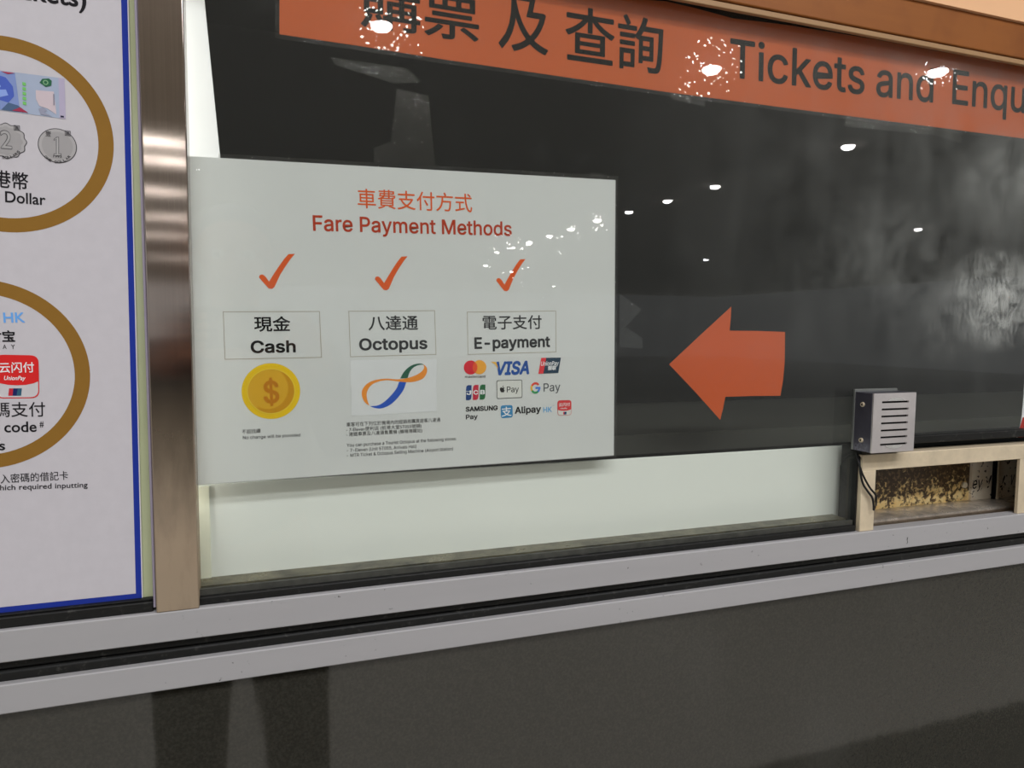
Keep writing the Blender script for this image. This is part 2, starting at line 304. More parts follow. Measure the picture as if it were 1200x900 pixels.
def glyphs(s, grot):
    k = (s, grot)
    if k not in _gl:
        if grot:
            V, Fc, x = [], [], 0
            for ch in s:
                adv, _ = GR_[ch]
                for vv, ff in outline_faces(ch):
                    n = len(V); V += [(u+x, v, z) for u, v, z in vv]; Fc += [[i+n for i in f] for f in ff]
                x += adv
            me = bpy.data.meshes.new('glyphs'); me.from_pydata(V, [], Fc)
        else:
            cu = bpy.data.curves.new('glyphs', 'FONT'); cu.body = s; cu.resolution_u = 4
            me = curve_mesh(cu)
        xs = [v.co.x for v in me.vertices]; ys = [v.co.y for v in me.vertices]
        _gl[k] = (me, min(xs), max(xs), min(ys), max(ys))
    return _gl[k]
def write(mb, s, left, right, h, m, Y, bold=0., shear=0., full=None, cjk=False, grot=True):
    """s from baseline point left to right (where the fitted string ends); h its height; full: longer string that goes on past right"""
    grot = grot and not cjk and all(ch in GR_ for ch in s)
    me, x0, x1, y0, y1 = glyphs(s, grot); bold = max(0, bold)*(.75 if grot else 1)
    x0 -= bold; x1 += bold + shear*.5; y0 -= bold; y1 += bold
    A, B = W(*left, Y), W(*right, Y); e = (B-A); L = e.length; e.normalize(); up = Vector((-e.z, 0, e.x))
    mx, my = (left[0]+right[0])/2, (left[1]+right[1])/2
    H = (W(mx, my, Y)-W(mx, my-h, Y)).length
    sx = L/(x1-x0); sy = H/((y1-y0) if cjk else ((.509 if grot else .682)+2*bold))
    if full: me = glyphs(full, grot)[0]
    yb = y0 if cjk else -bold
    n = 0 if bold <= 0 else (4 if bold < .009 else 8)
    for k in range(n+1):      # stroke weight: the outline spread evenly round about
        ox, oz = (0, 0) if k == n else (bold*math.cos(2*math.pi*(k+.5)/n), bold*math.sin(2*math.pi*(k+.5)/n))
        tx, tz = ox-x0, oz-yb
        M = Matrix(((e.x*sx, e.x*sx*shear + up.x*sy, 0, A.x + e.x*sx*tx + up.x*sy*tz), (0, 0, 1, Y-k*2e-6), (e.z*sx, e.z*sx*shear + up.z*sy, 0, A.z + e.z*sx*tx + up.z*sy*tz), (0, 0, 0, 1)))
        mb.add_mesh(me, M, m)
def write_h(*a, **k): write(*a, grot=False, **k)
def PX(pts, Y): return [W(x, y, Y) for x, y in pts]
def roundrect(p, Y, r=.22, n=5):
    """rounded quadrilateral through the corners p (clockwise from top left)"""
    q = [W(x, y, Y) for x, y in p]; out = []
    for i in range(4):
        c = q[i]; a = (q[i-1]-c); b = (q[(i+1) % 4]-c); rr = r*min(a.length, b.length)
        a = a.normalized()*rr; b = b.normalized()*rr
        for k in range(n+1):
            t = k/n
            out.append(c + a*(1-t)**2 + b*t**2)
    return out
def ellipse(c, rx, rz, n=48, a0=0, a1=2*math.pi):
    return [Vector((c[0]+rx*math.cos(a0+(a1-a0)*k/n), c[1], c[2]+rz*math.sin(a0+(a1-a0)*k/n))) for k in range(n)]
def ring(mb, c, r0, r1, m, n=96):
    for k in range(n):
        a, b = 2*math.pi*k/n, 2*math.pi*(k+1)/n
        mb.flat([Vector((c[0]+r*math.cos(t), c[1], c[2]+r*math.sin(t))) for r, t in ((r0, a), (r1, a), (r1, b), (r0, b))], m)
def outline(mb, pts, wd, m):
    n = len(pts)
    for k in range(n):
        a, b = pts[k], pts[(k+1) % n]; d = (b-a).normalized(); u = Vector((-d.z, 0, d.x))*wd/2; e = d*wd/2
        mb.flat([a-e+u, b+e+u, b+e-u, a-e-u], m)
LY = .00012               # thickness of one print layer

# ------------------------------------------------------------------ materials
def glass_mat():
    t = NT('window_glass_smeared')
    tr = t.n('ShaderNodeBsdfTransparent'); tr.inputs[0].default_value = (.975, .985, .975, 1)
    gl = t.n('ShaderNodeBsdfGlossy'); gl.inputs['Roughness'].default_value = 0.0
    fr = t.n('ShaderNodeFresnel'); fr.inputs['IOR'].default_value = 1.5
    mx = t.n('ShaderNodeMixShader'); geo = t.n('ShaderNodeNewGeometry')
    t.l(t.math('MULTIPLY', fr.outputs[0], t.math('SUBTRACT', 1., geo.outputs['Backfacing'])), mx.inputs[0]); t.l(tr.outputs[0], mx.inputs[1]); t.l(gl.outputs[0], mx.inputs[2])
    # dirt film: wiped streaks and hand marks, thicker towards the serving hatch
    tc = t.n('ShaderNodeTexCoord'); sp = t.n('ShaderNodeSeparateXYZ'); t.l(tc.outputs['Object'], sp.inputs[0])
    right = t.math('MULTIPLY', t.ramp(sp.outputs['X'], .33, .85), t.ramp(sp.outputs['Z'], W(1130, 450).z-ZC, W(1130, 330).z-ZC, .12, 1.))
    streak = t.ramp(t.noise(1, 5, .6, t.coord((26, 1, 5)), .6), .42, .75)
    cloud = t.ramp(t.noise(9, 6, .65, None, .4), .35, .72)
    film = t.math('MULTIPLY', right, t.math('ADD', t.math('MULTIPLY', streak, .035), t.math('MULTIPLY', cloud, .05)))
    film = t.math('ADD', film, t.math('MULTIPLY', t.ramp(t.noise(30, 8, .7), .56, .8), .02))
    film = t.math('ADD', film, t.math('ADD', t.math('MULTIPLY', right, .010), .016))
    def blob(px, py, rx, rz, amt, ns, lo, hi):
        c = W(px, py, 0)
        mp = t.n('ShaderNodeMapping'); mp.vector_type = 'POINT'
        mp.inputs['Location'].default_value = (-c.x/rx, 0, -(c.z-ZC)/rz); mp.inputs['Scale'].default_value = (1/rx, 0, 1/rz)
        t.l(tc.outputs['Object'], mp.inputs['Vector'])
        g = t.n('ShaderNodeTexGradient', gradient_type='SPHERICAL'); t.l(mp.outputs[0], g.inputs[0])
        n_ = t.ramp(t.noise(1, 6, .65, t.coord((ns*1.6, 1, ns*.8)), .8), lo, hi)
        return t.math('MULTIPLY', t.math('MULTIPLY', g.outputs['Fac'], n_), amt)
    film = t.math('ADD', film, blob(1172, 350, .10, .075, .75, 40, .40, .66))
    film = t.math('ADD', film, blob(1120, 370, .09, .07, .16, 30, .42, .7))
    film = t.math('ADD', film, blob(1205, 215, .16, .09, .22, 14, .35, .7))
    film = t.math('ADD', film, blob(1060, 300, .17, .09, .10, 24, .4, .7))
    df = t.n('ShaderNodeBsdfDiffuse'); df.inputs[0].default_value = (.62, .63, .59, 1)
    m2 = t.n('ShaderNodeMixShader'); t.l(film, m2.inputs[0]); t.l(mx.outputs[0], m2.inputs[1]); t.l(df.outputs[0], m2.inputs[2])
    t.l(m2.outputs[0], t.out.inputs[0]); return t.m
def clear_film(name, tint, refl, rough, bump, scale, lo, hi, haze=0., dist=.00006, facets=0.):
    t = NT(name)
    tr = t.n('ShaderNodeBsdfTransparent'); tr.inputs[0].default_value = tint
    gl = t.n('ShaderNodeBsdfGlossy'); gl.inputs['Roughness'].default_value = rough
    h = t.math('MULTIPLY', t.noise(scale, 3, .6), t.ramp(t.noise(13, 3), lo, hi))
    if facets:      # finely crazed film: small flat cells, each tilted a little its own way
        vo = t.n('ShaderNodeTexVoronoi'); vo.inputs['Scale'].default_value = scale; t.l(t.coord(), vo.inputs['Vector'])
        sb_ = t.n('ShaderNodeVectorMath', operation='SUBTRACT'); t.l(vo.outputs['Color'], sb_.inputs[0]); sb_.inputs[1].default_value = (.5, .5, .5)
        sc_ = t.n('ShaderNodeVectorMath', operation='SCALE'); t.l(sb_.outputs[0], sc_.inputs[0]); t.l(t.ramp(t.noise(13, 3), lo, hi, 0, facets), sc_.inputs['Scale'])
        ge = t.n('ShaderNodeNewGeometry'); ad = t.n('ShaderNodeVectorMath', operation='ADD'); t.l(sc_.outputs[0], ad.inputs[0]); t.l(ge.outputs['Normal'], ad.inputs[1])
        nm = t.n('ShaderNodeVectorMath', operation='NORMALIZE'); t.l(ad.outputs[0], nm.inputs[0]); t.l(nm.outputs[0], gl.inputs['Normal'])
    else: t.l(t.bump(h, bump, dist), gl.inputs['Normal'])
    mx = t.n('ShaderNodeMixShader'); mx.inputs[0].default_value = refl
    t.l(tr.outputs[0], mx.inputs[1]); t.l(gl.outputs[0], mx.inputs[2]); last = mx
    if haze:
        df = t.n('ShaderNodeBsdfDiffuse'); df.inputs[0].default_value = (.8, .8, .78, 1)
        m2 = t.n('ShaderNodeMixShader'); t.l(t.ramp(t.noise(60, 6, .7, None, 1.), .45, .75, haze*.2, haze*2.4), m2.inputs[0])
        t.l(mx.outputs[0], m2.inputs[1]); t.l(df.outputs[0], m2.inputs[2]); last = m2
    t.l(last.outputs[0], t.out.inputs[0]); return t.m
def steel_brushed():
    t = NT('brushed_steel_post')
    v = t.noise(1, 4, .6, t.coord((900, 900, 6)))
    blot = t.ramp(t.noise(16, 5, .6), .35, .75)
    c = t.mixc(t.math('MULTIPLY', blot, .6), (.44, .37, .325, 1), (.34, .28, .25, 1))
    p = t.principled(t.mixc(t.ramp(v, .35, .65, 0, .35), c, (.30, .245, .22, 1)), .11, .5, 1.0, None, .97)
    # matt wear blotches, plus reflected brightness painted into the foot of the post
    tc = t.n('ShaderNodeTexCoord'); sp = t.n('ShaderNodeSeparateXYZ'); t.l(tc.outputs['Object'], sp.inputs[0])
    wear_bright = t.math('MULTIPLY', t.ramp(sp.outputs['Z'], .21, .06), t.ramp(t.noise(40, 5, .6, t.coord((1, 1, .25))), .2, .6, .45, .85))
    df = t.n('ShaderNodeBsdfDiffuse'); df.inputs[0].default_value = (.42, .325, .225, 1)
    mx = t.n('ShaderNodeMixShader'); t.l(wear_bright, mx.inputs[0]); t.l(p.outputs[0], mx.inputs[1]); t.l(df.outputs[0], mx.inputs[2]); t.l(mx.outputs[0], t.out.inputs[0])
    tg = t.n('ShaderNodeTangent', direction_type='RADIAL', axis='Z'); t.l(tg.outputs[0], p.inputs['Tangent']); p.inputs['Anisotropic Rotation'].default_value = 0.0
    return t.m
def metal(name, rgb, rough=.35, blot=.25, metalness=.8, scale=22):
    t = NT(name); c = tuple(min(.95, x) for x in col3(rgb)[:3]) + (1,); c2 = tuple(x*(1-blot) for x in c[:3]) + (1,)
    n_ = t.noise(scale, 6, .65)
    t.principled(t.mixc(t.ramp(n_, .35, .7), c, c2), t.ramp(n_, .3, .7, rough*.8, rough*1.3), .5, metalness, t.bump(t.noise(300, 2), .03)); return t.m
def sill_mat():
    t = NT('anodised_aluminium_scuffed'); c = col3((152, 150, 150)); d = col3((70, 72, 68))
    spots = t.math('MULTIPLY', t.ramp(t.noise(170, 2, .5), .72, .76), t.ramp(t.noise(7, 2), .5, .62))
    tone = t.mixc(t.noise(1, 3, .5, t.coord((3, 40, 40))), c, tuple(x*.9 for x in c[:3]) + (1,))
    t.principled(t.mixc(spots, tone, d), .42, .35); return t.m
def counter_mat():
    t = NT('dark_polished_counter_panel'); n_ = t.noise(420, 4, .7)
    b = t.noise(9, 2, .5, t.coord((2.2, 1, .5)))
    t.principled(t.mixc(t.ramp(n_, .4, .7), (.030, .028, .022, 1), (.048, .046, .036, 1)), .05, .62, 0, t.bump(b, .02, .01)); return t.m
def gasket_mat():
    t = NT('black_rubber_grimy')
    g = t.math('MULTIPLY', t.ramp(t.noise(120, 6, .7), .58, .72), .25)
    t.principled(t.mixc(g, (.012, .012, .011, 1), (.25, .24, .21, 1)), .5, .25, 0, t.bump(t.noise(150, 4), .3)); return t.m
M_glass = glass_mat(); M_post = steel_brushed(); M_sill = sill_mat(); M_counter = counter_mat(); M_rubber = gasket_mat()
M_lamin = clear_film('laminating_film', (1, 1, 1, 1), .03, .01, 1., 520, .42, .58, 0., .0001, .035)
M_lamin_banner = clear_film('creased_laminating_film', (1, 1, 1, 1), .05, .01, 1., 560, .40, .56, 0., .0002, .055)
M_rim = clear_film('laminate_rim', (.80, .80, .80, 1), .06, .05, 1., 200, .3, .6, .02, .0006)
M_tape = clear_film('clear_tape', (.98, .98, .98, 1), .04, .05, 1., 160, .3, .6, .004, .0008)
M_black = simple('black_print', (22, 22, 22), .7, .0, glass=False)
M_steel = metal('stainless_steel_dull', (204, 188, 160), .36, .24, .2)
M_steel_hi = metal('stainless_steel_face', (196, 190, 188), .33, .22, .6, 14)
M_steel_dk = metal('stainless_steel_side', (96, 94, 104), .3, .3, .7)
M_void = simple('black_recess', (14, 13, 12), .8, .1)
M_white = simple('white_board', (189, 191, 184), .55, .2, glass=True, var=.04, scale=6)
M_cream = simple('white_inner_panel', (226, 228, 216), .6, .1, glass=True, var=.05, scale=12)

# ------------------------------------------------------------------ the setting
s = MB(); s.box(-8, 26, -36, 0.6, -.05, 0, simple('pale_concourse_tile', (172, 168, 160), .22, .5, 0, .1, 3))
fl = tag(s.build('floor'), kind='structure')
s = MB(); s.box(-8, 16, -1.19, -.02, 0, .004, simple('dark_granite_border', (78, 78, 74), .2, .4, 0, .3, 60)); tag(s.build('trim_8'), kind='structure')
HC = 2.1
s = MB(); s.box(-8, 26, -36, -.6, ZC+HC, ZC+HC+.1, simple('ceiling_white', (196, 192, 184), .7, .2, 0, .03, 2)); tag(s.build('ceiling'), kind='structure')
X0, X1 = -1.1, 2.2
zl = lambda p, q, Y: (W(*p, Y).z + W(*q, Y).z)/2
Zs = [zl((0, 740), (1200, 602), -.015), zl((0, 777), (1200, 625), -.015), zl((0, 805), (1200, 639), -.015), zl((0, 839), (1200, 660), -.015)]
s = MB(); s.box(X0, X1, -.006, .012, .1, Zs[3]+.004, M_counter); s.box(X0, X1, .012, .03, 0, Zs[3], M_void); tag(s.build('wall_front'), kind='structure')
s = MB(); s.box(X0, X1, -.015, .004, Zs[1], Zs[0], M_sill, .0012); tag(s.build('trim_1'), kind='structure')
s = MB(); zm = (Zs[1]+Zs[2])/2
s.box(X0, X1, -.0075, .03, zm+.0004, Zs[1]+.001, M_rubber, .002); s.box(X0, X1, -.0085, .03, Zs[2]-.001, zm-.0004, M_rubber, .0025)
tag(s.build('trim_2'), kind='structure')
s = MB(); s.box(X0, X1, -.015, .03, Zs[3], Zs[2], M_sill, .0012); tag(s.build('trim_3'), kind='structure')
# steel post between the two panes
pl = [W(162, 0, -.015).x, W(182, 718, -.015).x]; pr = [W(215, 0, -.015).x, W(233, 714, -.015).x]
zpb = (W(182, 718, -.015).z+W(233, 714, -.015).z)/2
PL, PR = sum(pl)/2, sum(pr)/2
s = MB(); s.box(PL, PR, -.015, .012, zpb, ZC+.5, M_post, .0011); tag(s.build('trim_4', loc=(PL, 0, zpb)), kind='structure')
s = MB(); s.box(PL-.0026, PL-.0004, -.012, .012, zpb+.004, ZC+.5, simple('mauve_sealant', (140, 132, 146), .4, .4), .0006); tag(s.build('trim_5'), kind='structure')
# header over the window: beige bead, timber fascia, warm panel above
ZF0, ZF1 = zl((859, 0), (1200, 71), -.014), zl((1082, 0), (1200, 30), -.014)
def wood():
    t = NT('orange_brown_fascia'); n_ = t.noise(1, 5, .6, t.coord((5, 20, 60)), 1.5); n2 = t.ramp(t.noise(12, 3), .5, .7)
    a, b = col3((132, 78, 30)), col3((106, 58, 20))
    t.principled(t.mixc(t.math('MULTIPLY', t.math('ADD', n_, n2), .6), a, b), .5, .3); return t.m
s = MB(); s.box(X0, X1, -.014, -.006, ZF0, ZF1, wood(), .0015); tag(s.build('trim_6'), kind='structure')
s = MB(); s.box(X0, X1, -.012, -.0065, ZF0-.0068, ZF0-.0004, simple('beige_bead', (150, 118, 84), .5, .3), .001); tag(s.build('trim_7'), kind='structure')
s = MB(); s.box(X0, X1, -.018, -.006, ZF1, ZF1+.6, simple('warm_peach_panel', (244, 166, 126), .6, .2, 0, .05, 3)); tag(s.build('wall_upper'), kind='structure')
ZG = ZC+.362
s = MB(); s.box(X0, X1, -.004, .08, ZG+.0004, ZC+.54, M_void); tag(s.build('trim_9'), kind='structure')
# booth behind the glass
M_booth = simple('booth_black_lining', (44, 44, 42), .8, .05, 0, .25, 8)
s = MB()
s.box(-1.0, 2.0, .62, .66, ZC-.6, ZC+.9, M_booth); tag(s.build('wall_back'), kind='structure')
for nm, q in (('ceiling', (-1.0, 2.0, .08, .62, ZC+.5, ZC+.54)), ('wall_left', (-1.04, -1.0, .02, .66, ZC-.6, ZC+.54)), ('wall_right', (2.0, 2.04, .02, .66, ZC-.6, ZC+.54)), ('floor', (-1.0, 2.0, .06, .62, ZC-.64, ZC-.6))):
    s = MB(); s.box(*q, M_booth); tag(s.build(nm), kind='structure')
# panes
GL, GR = PR-.004, W(998, 570, 0).x
Z0 = Zs[0]+.012
ZTRAY = W(1100, 520, -.012).z
s = MB()
gp = [Vector((GL, 0, Z0)), Vector((GR, 0, Z0)), Vector((GR, 0, ZTRAY+.009)), Vector((X1, 0, ZTRAY+.009)), Vector((X1, 0, ZG)), Vector((GL, 0, ZG))]
s.slab(gp, .006, M_glass)
win = s.build('window_1', loc=(0, 0, ZC)); tag(win, kind='structure')
s = MB()
s.box(GL, GR+.001, -.009, .02, Zs[0], Z0-.0045, M_rubber, .0015)
s.build('gasket', win)
s = MB(); M_grime = metal('grimy_channel', (98, 92, 70), .3, .85, .3, 30)
zch = zl((247, 686), (990, 607), .008)
s.box(GL, GR, .0068, .045, Z0-.006, zch, M_grime); s.box(GL, GR, -.004, -.0002, Z0-.0045, Z0+.001, simple('old_sealant', (74, 74, 68), .6, .3, 0, .8, 90))
s.build('channel', win)
s = MB(); s.box(GR+.001, GR+.0085, -.006, .02, Zs[0], ZTRAY+.002, M_rubber, .001); s.build('jamb_seal', win)
s = MB(); s.box(GR+.04, X1, -.005, .02, ZTRAY+.0005, ZTRAY+.0105, M_rubber, .001); s.build('hatch_seal', win)
s = MB(); s.box(GL, GL+.0028, -.0005, .0068, Z0, ZG-.001, simple('cream_edge_sealant', (215, 217, 196), .5, .3)); s.build('edge_seal', win)
s = MB(); s.box(X0, PL-.003, 0, .006, Zs[0]+.004, ZC+.5, simple('green_back_painted_glass', (178, 184, 146), .12, .5, 0, .3, 10)); w2 = tag(s.build('window_2'), kind='structure')
s = MB(); zb2 = zl((0, 718), (180, 704), -.006)
s.box(X0, PL-.0035, -.0075, -.0002, Zs[0]+.0092, zb2+.0005, M_rubber, .001); s.box(X0, PL-.003, -.0105, -.0002, Zs[0], Zs[0]+.009, M_rubber, .001); s.build('gasket', w2)

# ------------------------------------------------------------------ fare poster on the left pane
YP = -.002
def pp(x, y, k=0): return W(x, y, YP-k*LY)
Pw = (181, 177, 180)
poster = empty('fare_poster', W(60, 715, YP), 'tall white poster with blue border and two gold rings, left of the steel post', 'poster')
tr_, br_ = W(150.5, 0, YP), W(167.5, 703, YP)
e = (tr_-br_).normalized(); tr_ = br_ + e*.62; bl_ = br_ + Vector((-.34, 0, .0012)); tl_ = bl_ + e*.62
s = MB(); s.slab([bl_, br_, tr_, tl_], .0016, ink(196, 194, 196, False)); s.build('backing', poster)
s = MB(); bw = Vector((.0007, 0, 0))
a = W(166.2, 701.5, YP-LY); b = a + e*.619; c_ = b + Vector((-.34, 0, 0)); d_ = a + Vector((-.34, 0, .0012))
s.flat([a, b, c_, d_], ink(30, 48, 134, False)); s.build('border', poster)
s = MB(); a2 = W(159.2, 695.5, YP-2*LY); b2 = a2 + e*.61
s.flat([a2, b2, b2+Vector((-.34, 0, 0)), a2+Vector((-.34, 0, .0012))], ink(*Pw, False)); s.build('paper_field', poster)
KB = ink(26, 24, 27, False)
M_gold = ink(128, 93, 37, False)
for cx, cz in ((-.1862, .1524), (-.2097, -.0386)):
    s = MB(); ring(s, (cx, YP-3*LY, ZC+cz), .0653, .0765, M_gold); s.build('gold_ring', poster)
Yk = YP-4*LY
s = MB(); write_h(s, 'Tickets)', (-5, -5), (101.5, 9.5), 22, KB, Yk, .022); s.build('heading_lettering', poster)
# banknote
def qp(q, u, v): return [q[0]*(1-u)*(1-v)+q[1]*u*(1-v)+q[2]*u*v+q[3]*(1-u)*v][0]
nq = [W(-60, 75, Yk), W(75.6, 92, Yk), W(77, 139.6, Yk), W(-60, 121, Yk)]
s = MB(); G = lambda r, g, b: ink(r, g, b, False)
s.flat(nq, G(150, 160, 178))
def npoly(uv, m, k=1): s.flat([Vector(qp(nq, u, v))-Vector((0, k*LY, 0)) for u, v in uv], m)
npoly([(.0, .02), (.56, .02), (.60, .98), (.0, .98)], G(118, 134, 178))
npoly([(.28, .2), (.38, .1), (.48, .16), (.54, .36), (.55, .6), (.5, .78), (.38, .72), (.28, .7)], G(70, 90, 168), 2)
npoly([(.33, .34), (.40, .26), (.44, .4), (.40, .5), (.48, .46), (.5, .6), (.42, .68), (.33, .58)], G(128, 150, 205), 3)
npoly([(.44, .98), (.5, .78), (.58, .82), (.66, .96), (.56, .98)], G(72, 92, 120), 3)
npoly([(.53, .97), (.6, .86), (.67, .97)], G(150, 52, 74), 4)
npoly([(.44, .02), (.56, .02), (.5, .07)], G(160, 60, 80), 4)
npoly([(.74, .38), (.90, .36), (.92, .92), (.84, .8), (.77, .76), (.74, .6)], G(186, 172, 176), 2)
npoly([(.76, .84), (.80, .78), (.84, .86), (.81, .9), (.88, .98), (.78, .97)], G(138, 140, 156), 3)
npoly([(.775, .18), (.80, .08), (.86, .05), (.885, .1), (.88, .22), (.83, .27)], G(44, 92, 66), 3)
ring(s, (qp(nq, .83, .16).x, Yk-4*LY, qp(nq, .83, .16).z), .0012, .0019, G(120, 160, 120), 20)
for k in range(5):
    npoly([(.625, .22+.12*k), (.655, .23+.12*k), (.655, .31+.12*k), (.625, .30+.12*k)], G(110, 176, 96), 3)
npoly([(.945, .0), (1, .0), (1, 1), (.945, 1)], G(164, 156, 176), 1)
npoly([(.955, .93), (.985, .93), (.985, .97), (.955, .97)], G(40, 40, 60), 3)
npoly([(.895, .42), (.905, .42), (.905, .7), (.895, .7)], G(120, 116, 130), 4)
s.build('banknote_picture', poster)
# coins
def coin(ctr, r, txt, word, scallop):
    s = MB(); c = W(*ctr, Yk); rr = (W(ctr[0]+r, ctr[1], Yk)-c).length
    def loop(q, k):
        return [Vector((c.x+q*rr*(1+(.045*math.cos(12*a) if scallop else 0))*math.cos(a), Yk-k*LY, c.z+q*rr*(1+(.045*math.cos(12*a) if scallop else 0))*math.sin(a))) for a in [2*math.pi*i/72 for i in range(72)]]
    s.flat(loop(1, 0), G(66, 64, 66)); s.flat(loop(.955, 1), G(158, 155, 154)); s.flat(loop(.80, 2), G(148, 145, 144))
    x, y = ctr; Yt = Yk-3*LY
    h = r*.95
    if txt == '1':
        for gi, (q, m) in enumerate(((0, G(84, 82, 84)), (.03, G(160, 158, 156)))):
            for poly in ([(-.075+q, -.46+q), (.075-q, -.46+q), (.075-q, .44), (-.075+q, .44)], [(-.20+q, .40+q), (.20-q, .40+q), (.20-q, .52-q), (-.20+q, .52-q)], [(-.06, -.46+q), (-.06, -.32-q), (-.20+q, -.26-q), (-.20+q, -.34+q)]):
                s.flat([W(x+u*r, y+v*r, Yt-gi*LY) for u, v in poly], m)
    else:
        write_h(s, txt, (x-r*.3, y+h*.42), (x+r*.3, y+h*.47), h, G(84, 82, 84), Yt, .028)
        write_h(s, txt, (x-r*.27, y+h*.42-1), (x+r*.27, y+h*.47-1), h-2, G(152, 150, 148), Yt-LY, 0)
    write_h(s, '壹' if txt == '1' else '貳', (x-r*.62, y-r*.5), (x-r*.34, y-r*.47), r*.28, G(80, 78, 80), Yt, .01, cjk=True)
    write_h(s, '圓', (x+r*.38, y-r*.52), (x+r*.68, y-r*.49), r*.28, G(80, 78, 80), Yt, .01, cjk=True)
    if txt == '1': write_h(s, '1993', (x-r*.22, y+r*.60), (x+r*.22, y+r*.63), r*.12, G(60, 58, 60), Yt, .02)
    n = len(word)
    for i, ch in enumerate(word):
        if ch == ' ': continue
        a = math.radians(-90 + (i-(n-1)/2)*(10.5 if n < 11 else 9.5))
        px_, py_ = x+r*.90*math.cos(a), y-r*.90*math.sin(a)
        tx, ty = -math.sin(a), -math.cos(a)
        wdt = r*.065
        write_h(s, ch, (px_-tx*wdt, py_-ty*wdt), (px_+tx*wdt, py_+ty*wdt), r*.13, G(56, 54, 56), Yt, .02)
    return s
coin((67.4, 170.8), 22.6, '1', 'ONE DOLLAR', False).build('coin_picture', poster)
coin((7.5, 165), 23.2, '2', 'TWO DOLLARS', True).build('coin_picture', poster)
s = MB()
write_h(s, '港幣', (-8, 219), (33, 223), 20.5, KB, Yk, .012, cjk=True)
write_h(s, 'Hong Kong Dollar', (-91, 229.5), (53.5, 240.6), 13.2, KB, Yk, .014); s.build('lettering', poster)
# lower ring
s = MB(); write_h(s, 'AlipayHK', (-70, 377.5), (-2, 378), 11.5, KB, Yk, .01)
write_h(s, 'HK', (4.3, 378.3), (29.6, 378), 12, G(98, 152, 214), Yk, .02)
write_h(s, '支付宝', (-31, 401), (18, 401), 14, KB, Yk, .03, cjk=True)
for ch, x in (('A', 3.2), ('Y', 13.0)): write_h(s, ch, (x, 409), (x+4.6, 409), 5.2, KB, Yk, .005)
for k, ch in enumerate('ALIP'): write_h(s, ch, (-37+k*10, 409), (-32.4+k*10, 409), 5.2, KB, Yk, .005)
s.build('payment_logo', poster)
def quick_pass(s, q, Y, red, glass, big):
    """red and white rounded payment tile; q its corners clockwise from top left"""
    G2 = (lambda r, g, b: ink(r, g, b, glass))
    rr = roundrect(q, Y, .2, 6); s.flat(rr, red)
    c = sum(rr, Vector())/len(rr)
    s.flat([c+(p-c)*.955-Vector((0, LY, 0)) for p in rr], G2(184, 180, 181) if big else G2(176, 176, 170))
    # the red upper part, its lower edge sagging
    P = lambda u, v: (q[0][0]*(1-u)*(1-v)+q[1][0]*u*(1-v)+q[2][0]*u*v+q[3][0]*(1-u)*v, q[0][1]*(1-u)*(1-v)+q[1][1]*u*(1-v)+q[2][1]*u*v+q[3][1]*(1-u)*v)
    top = [W(*P(u, v), Y-2*LY) for u, v in [(0, .6), (0, .2), (.03, .1), (.1, .03), (.2, 0), (.8, 0), (.9, .03), (.97, .1), (1, .2), (1, .6), (.87, .655), (.7, .69), (.5, .70), (.3, .69), (.13, .655)]]
    s.flat(top, red)
    wt = G2(224, 214, 214) if big else G2(206, 190, 188)
    write_h(s, '云闪付', P(.1, .42), P(.9, .40), (q[3][1]-q[0][1])*.24, wt, Y-3*LY, .012, cjk=True)
    write_h(s, 'UnionPay', P(.2, .58), P(.70, .58), (q[3][1]-q[0][1])*.095, wt, Y-3*LY, .02, .25)
    for i, cc in enumerate(((176, 40, 52), (26, 34, 84), (44, 84, 104))):
        u = .30+i*.095 if big else .40+i*.07
        s.flat([W(*P(u+.02, .77), Y-2*LY), W(*P(u+.12, .77), Y-(2+i*.3)*LY), W(*P(u+.10, .94), Y-(2+i*.3)*LY), W(*P(u, .94), Y-(2+i*.3)*LY)], G2(*cc))
s = MB(); quick_pass(s, [(-6, 415.5), (45, 416.5), (46.2, 466.5), (-6, 467)], Yk, ink(196, 36, 36, False), False, True)
s.build('payment_logo', poster)
s = MB(); write_h(s, '碼支付', (-8, 489), (53, 488.2), 17.5, KB, Yk, .006, cjk=True)
write_h(s, 'QR code', (-29, 507.5), (43, 506), 12.5, KB, Yk, .016); write_h(s, '#', (46.5, 500.2), (51.5, 500), 7, KB, Yk, .01)
write_h(s, 'Methods', (-72, 530), (6.2, 527.5), 11.5, KB, Yk, .016); s.build('lettering', poster)
s = MB(); write_h(s, '輸入密碼的借記卡', (-11, 567.5), (80, 562.2), 10.8, KB, Yk, .006, cjk=True)
write_h(s, 'which required inputting', (-9, 575), (102.8, 571), 6.2, KB, Yk, .012); s.build('footnote_lettering', poster)

# ------------------------------------------------------------------ payment notice taped behind the glass
YS = .0085
notice = empty('payment_notice', W(478, 552, YS), 'white laminated notice headed Fare Payment Methods, behind the glass', 'notice')
def paper_mat():
    t = NT('notice_paper'); c = col3((186, 187, 184), True); c2 = tuple(x*.93 for x in c[:3]) + (1,)
    d = t.n('ShaderNodeBsdfDiffuse'); t.l(t.mixc(t.noise(14, 5), c, c2), d.inputs[0])
    tr = t.n('ShaderNodeBsdfTranslucent'); tr.inputs[0].default_value = (.95, .96, .92, 1)
    mx = t.n('ShaderNodeMixShader'); mx.inputs[0].default_value = .16
    t.l(d.outputs[0], mx.inputs[1]); t.l(tr.outputs[0], mx.inputs[2]); t.l(mx.outputs[0], t.out.inputs[0]); return t.m
s = MB(); s.flat(PX([(221.5, 183), (721.5, 211), (719.5, 534), (231, 568.5)], YS), paper_mat()); s.build('paper', notice)
s = MB(); s.flat(PX([(221.5, 183), (721.5, 211), (719.5, 534), (231, 568.5)], YS-9*LY), M_lamin); s.build('laminate', notice)
s = MB()
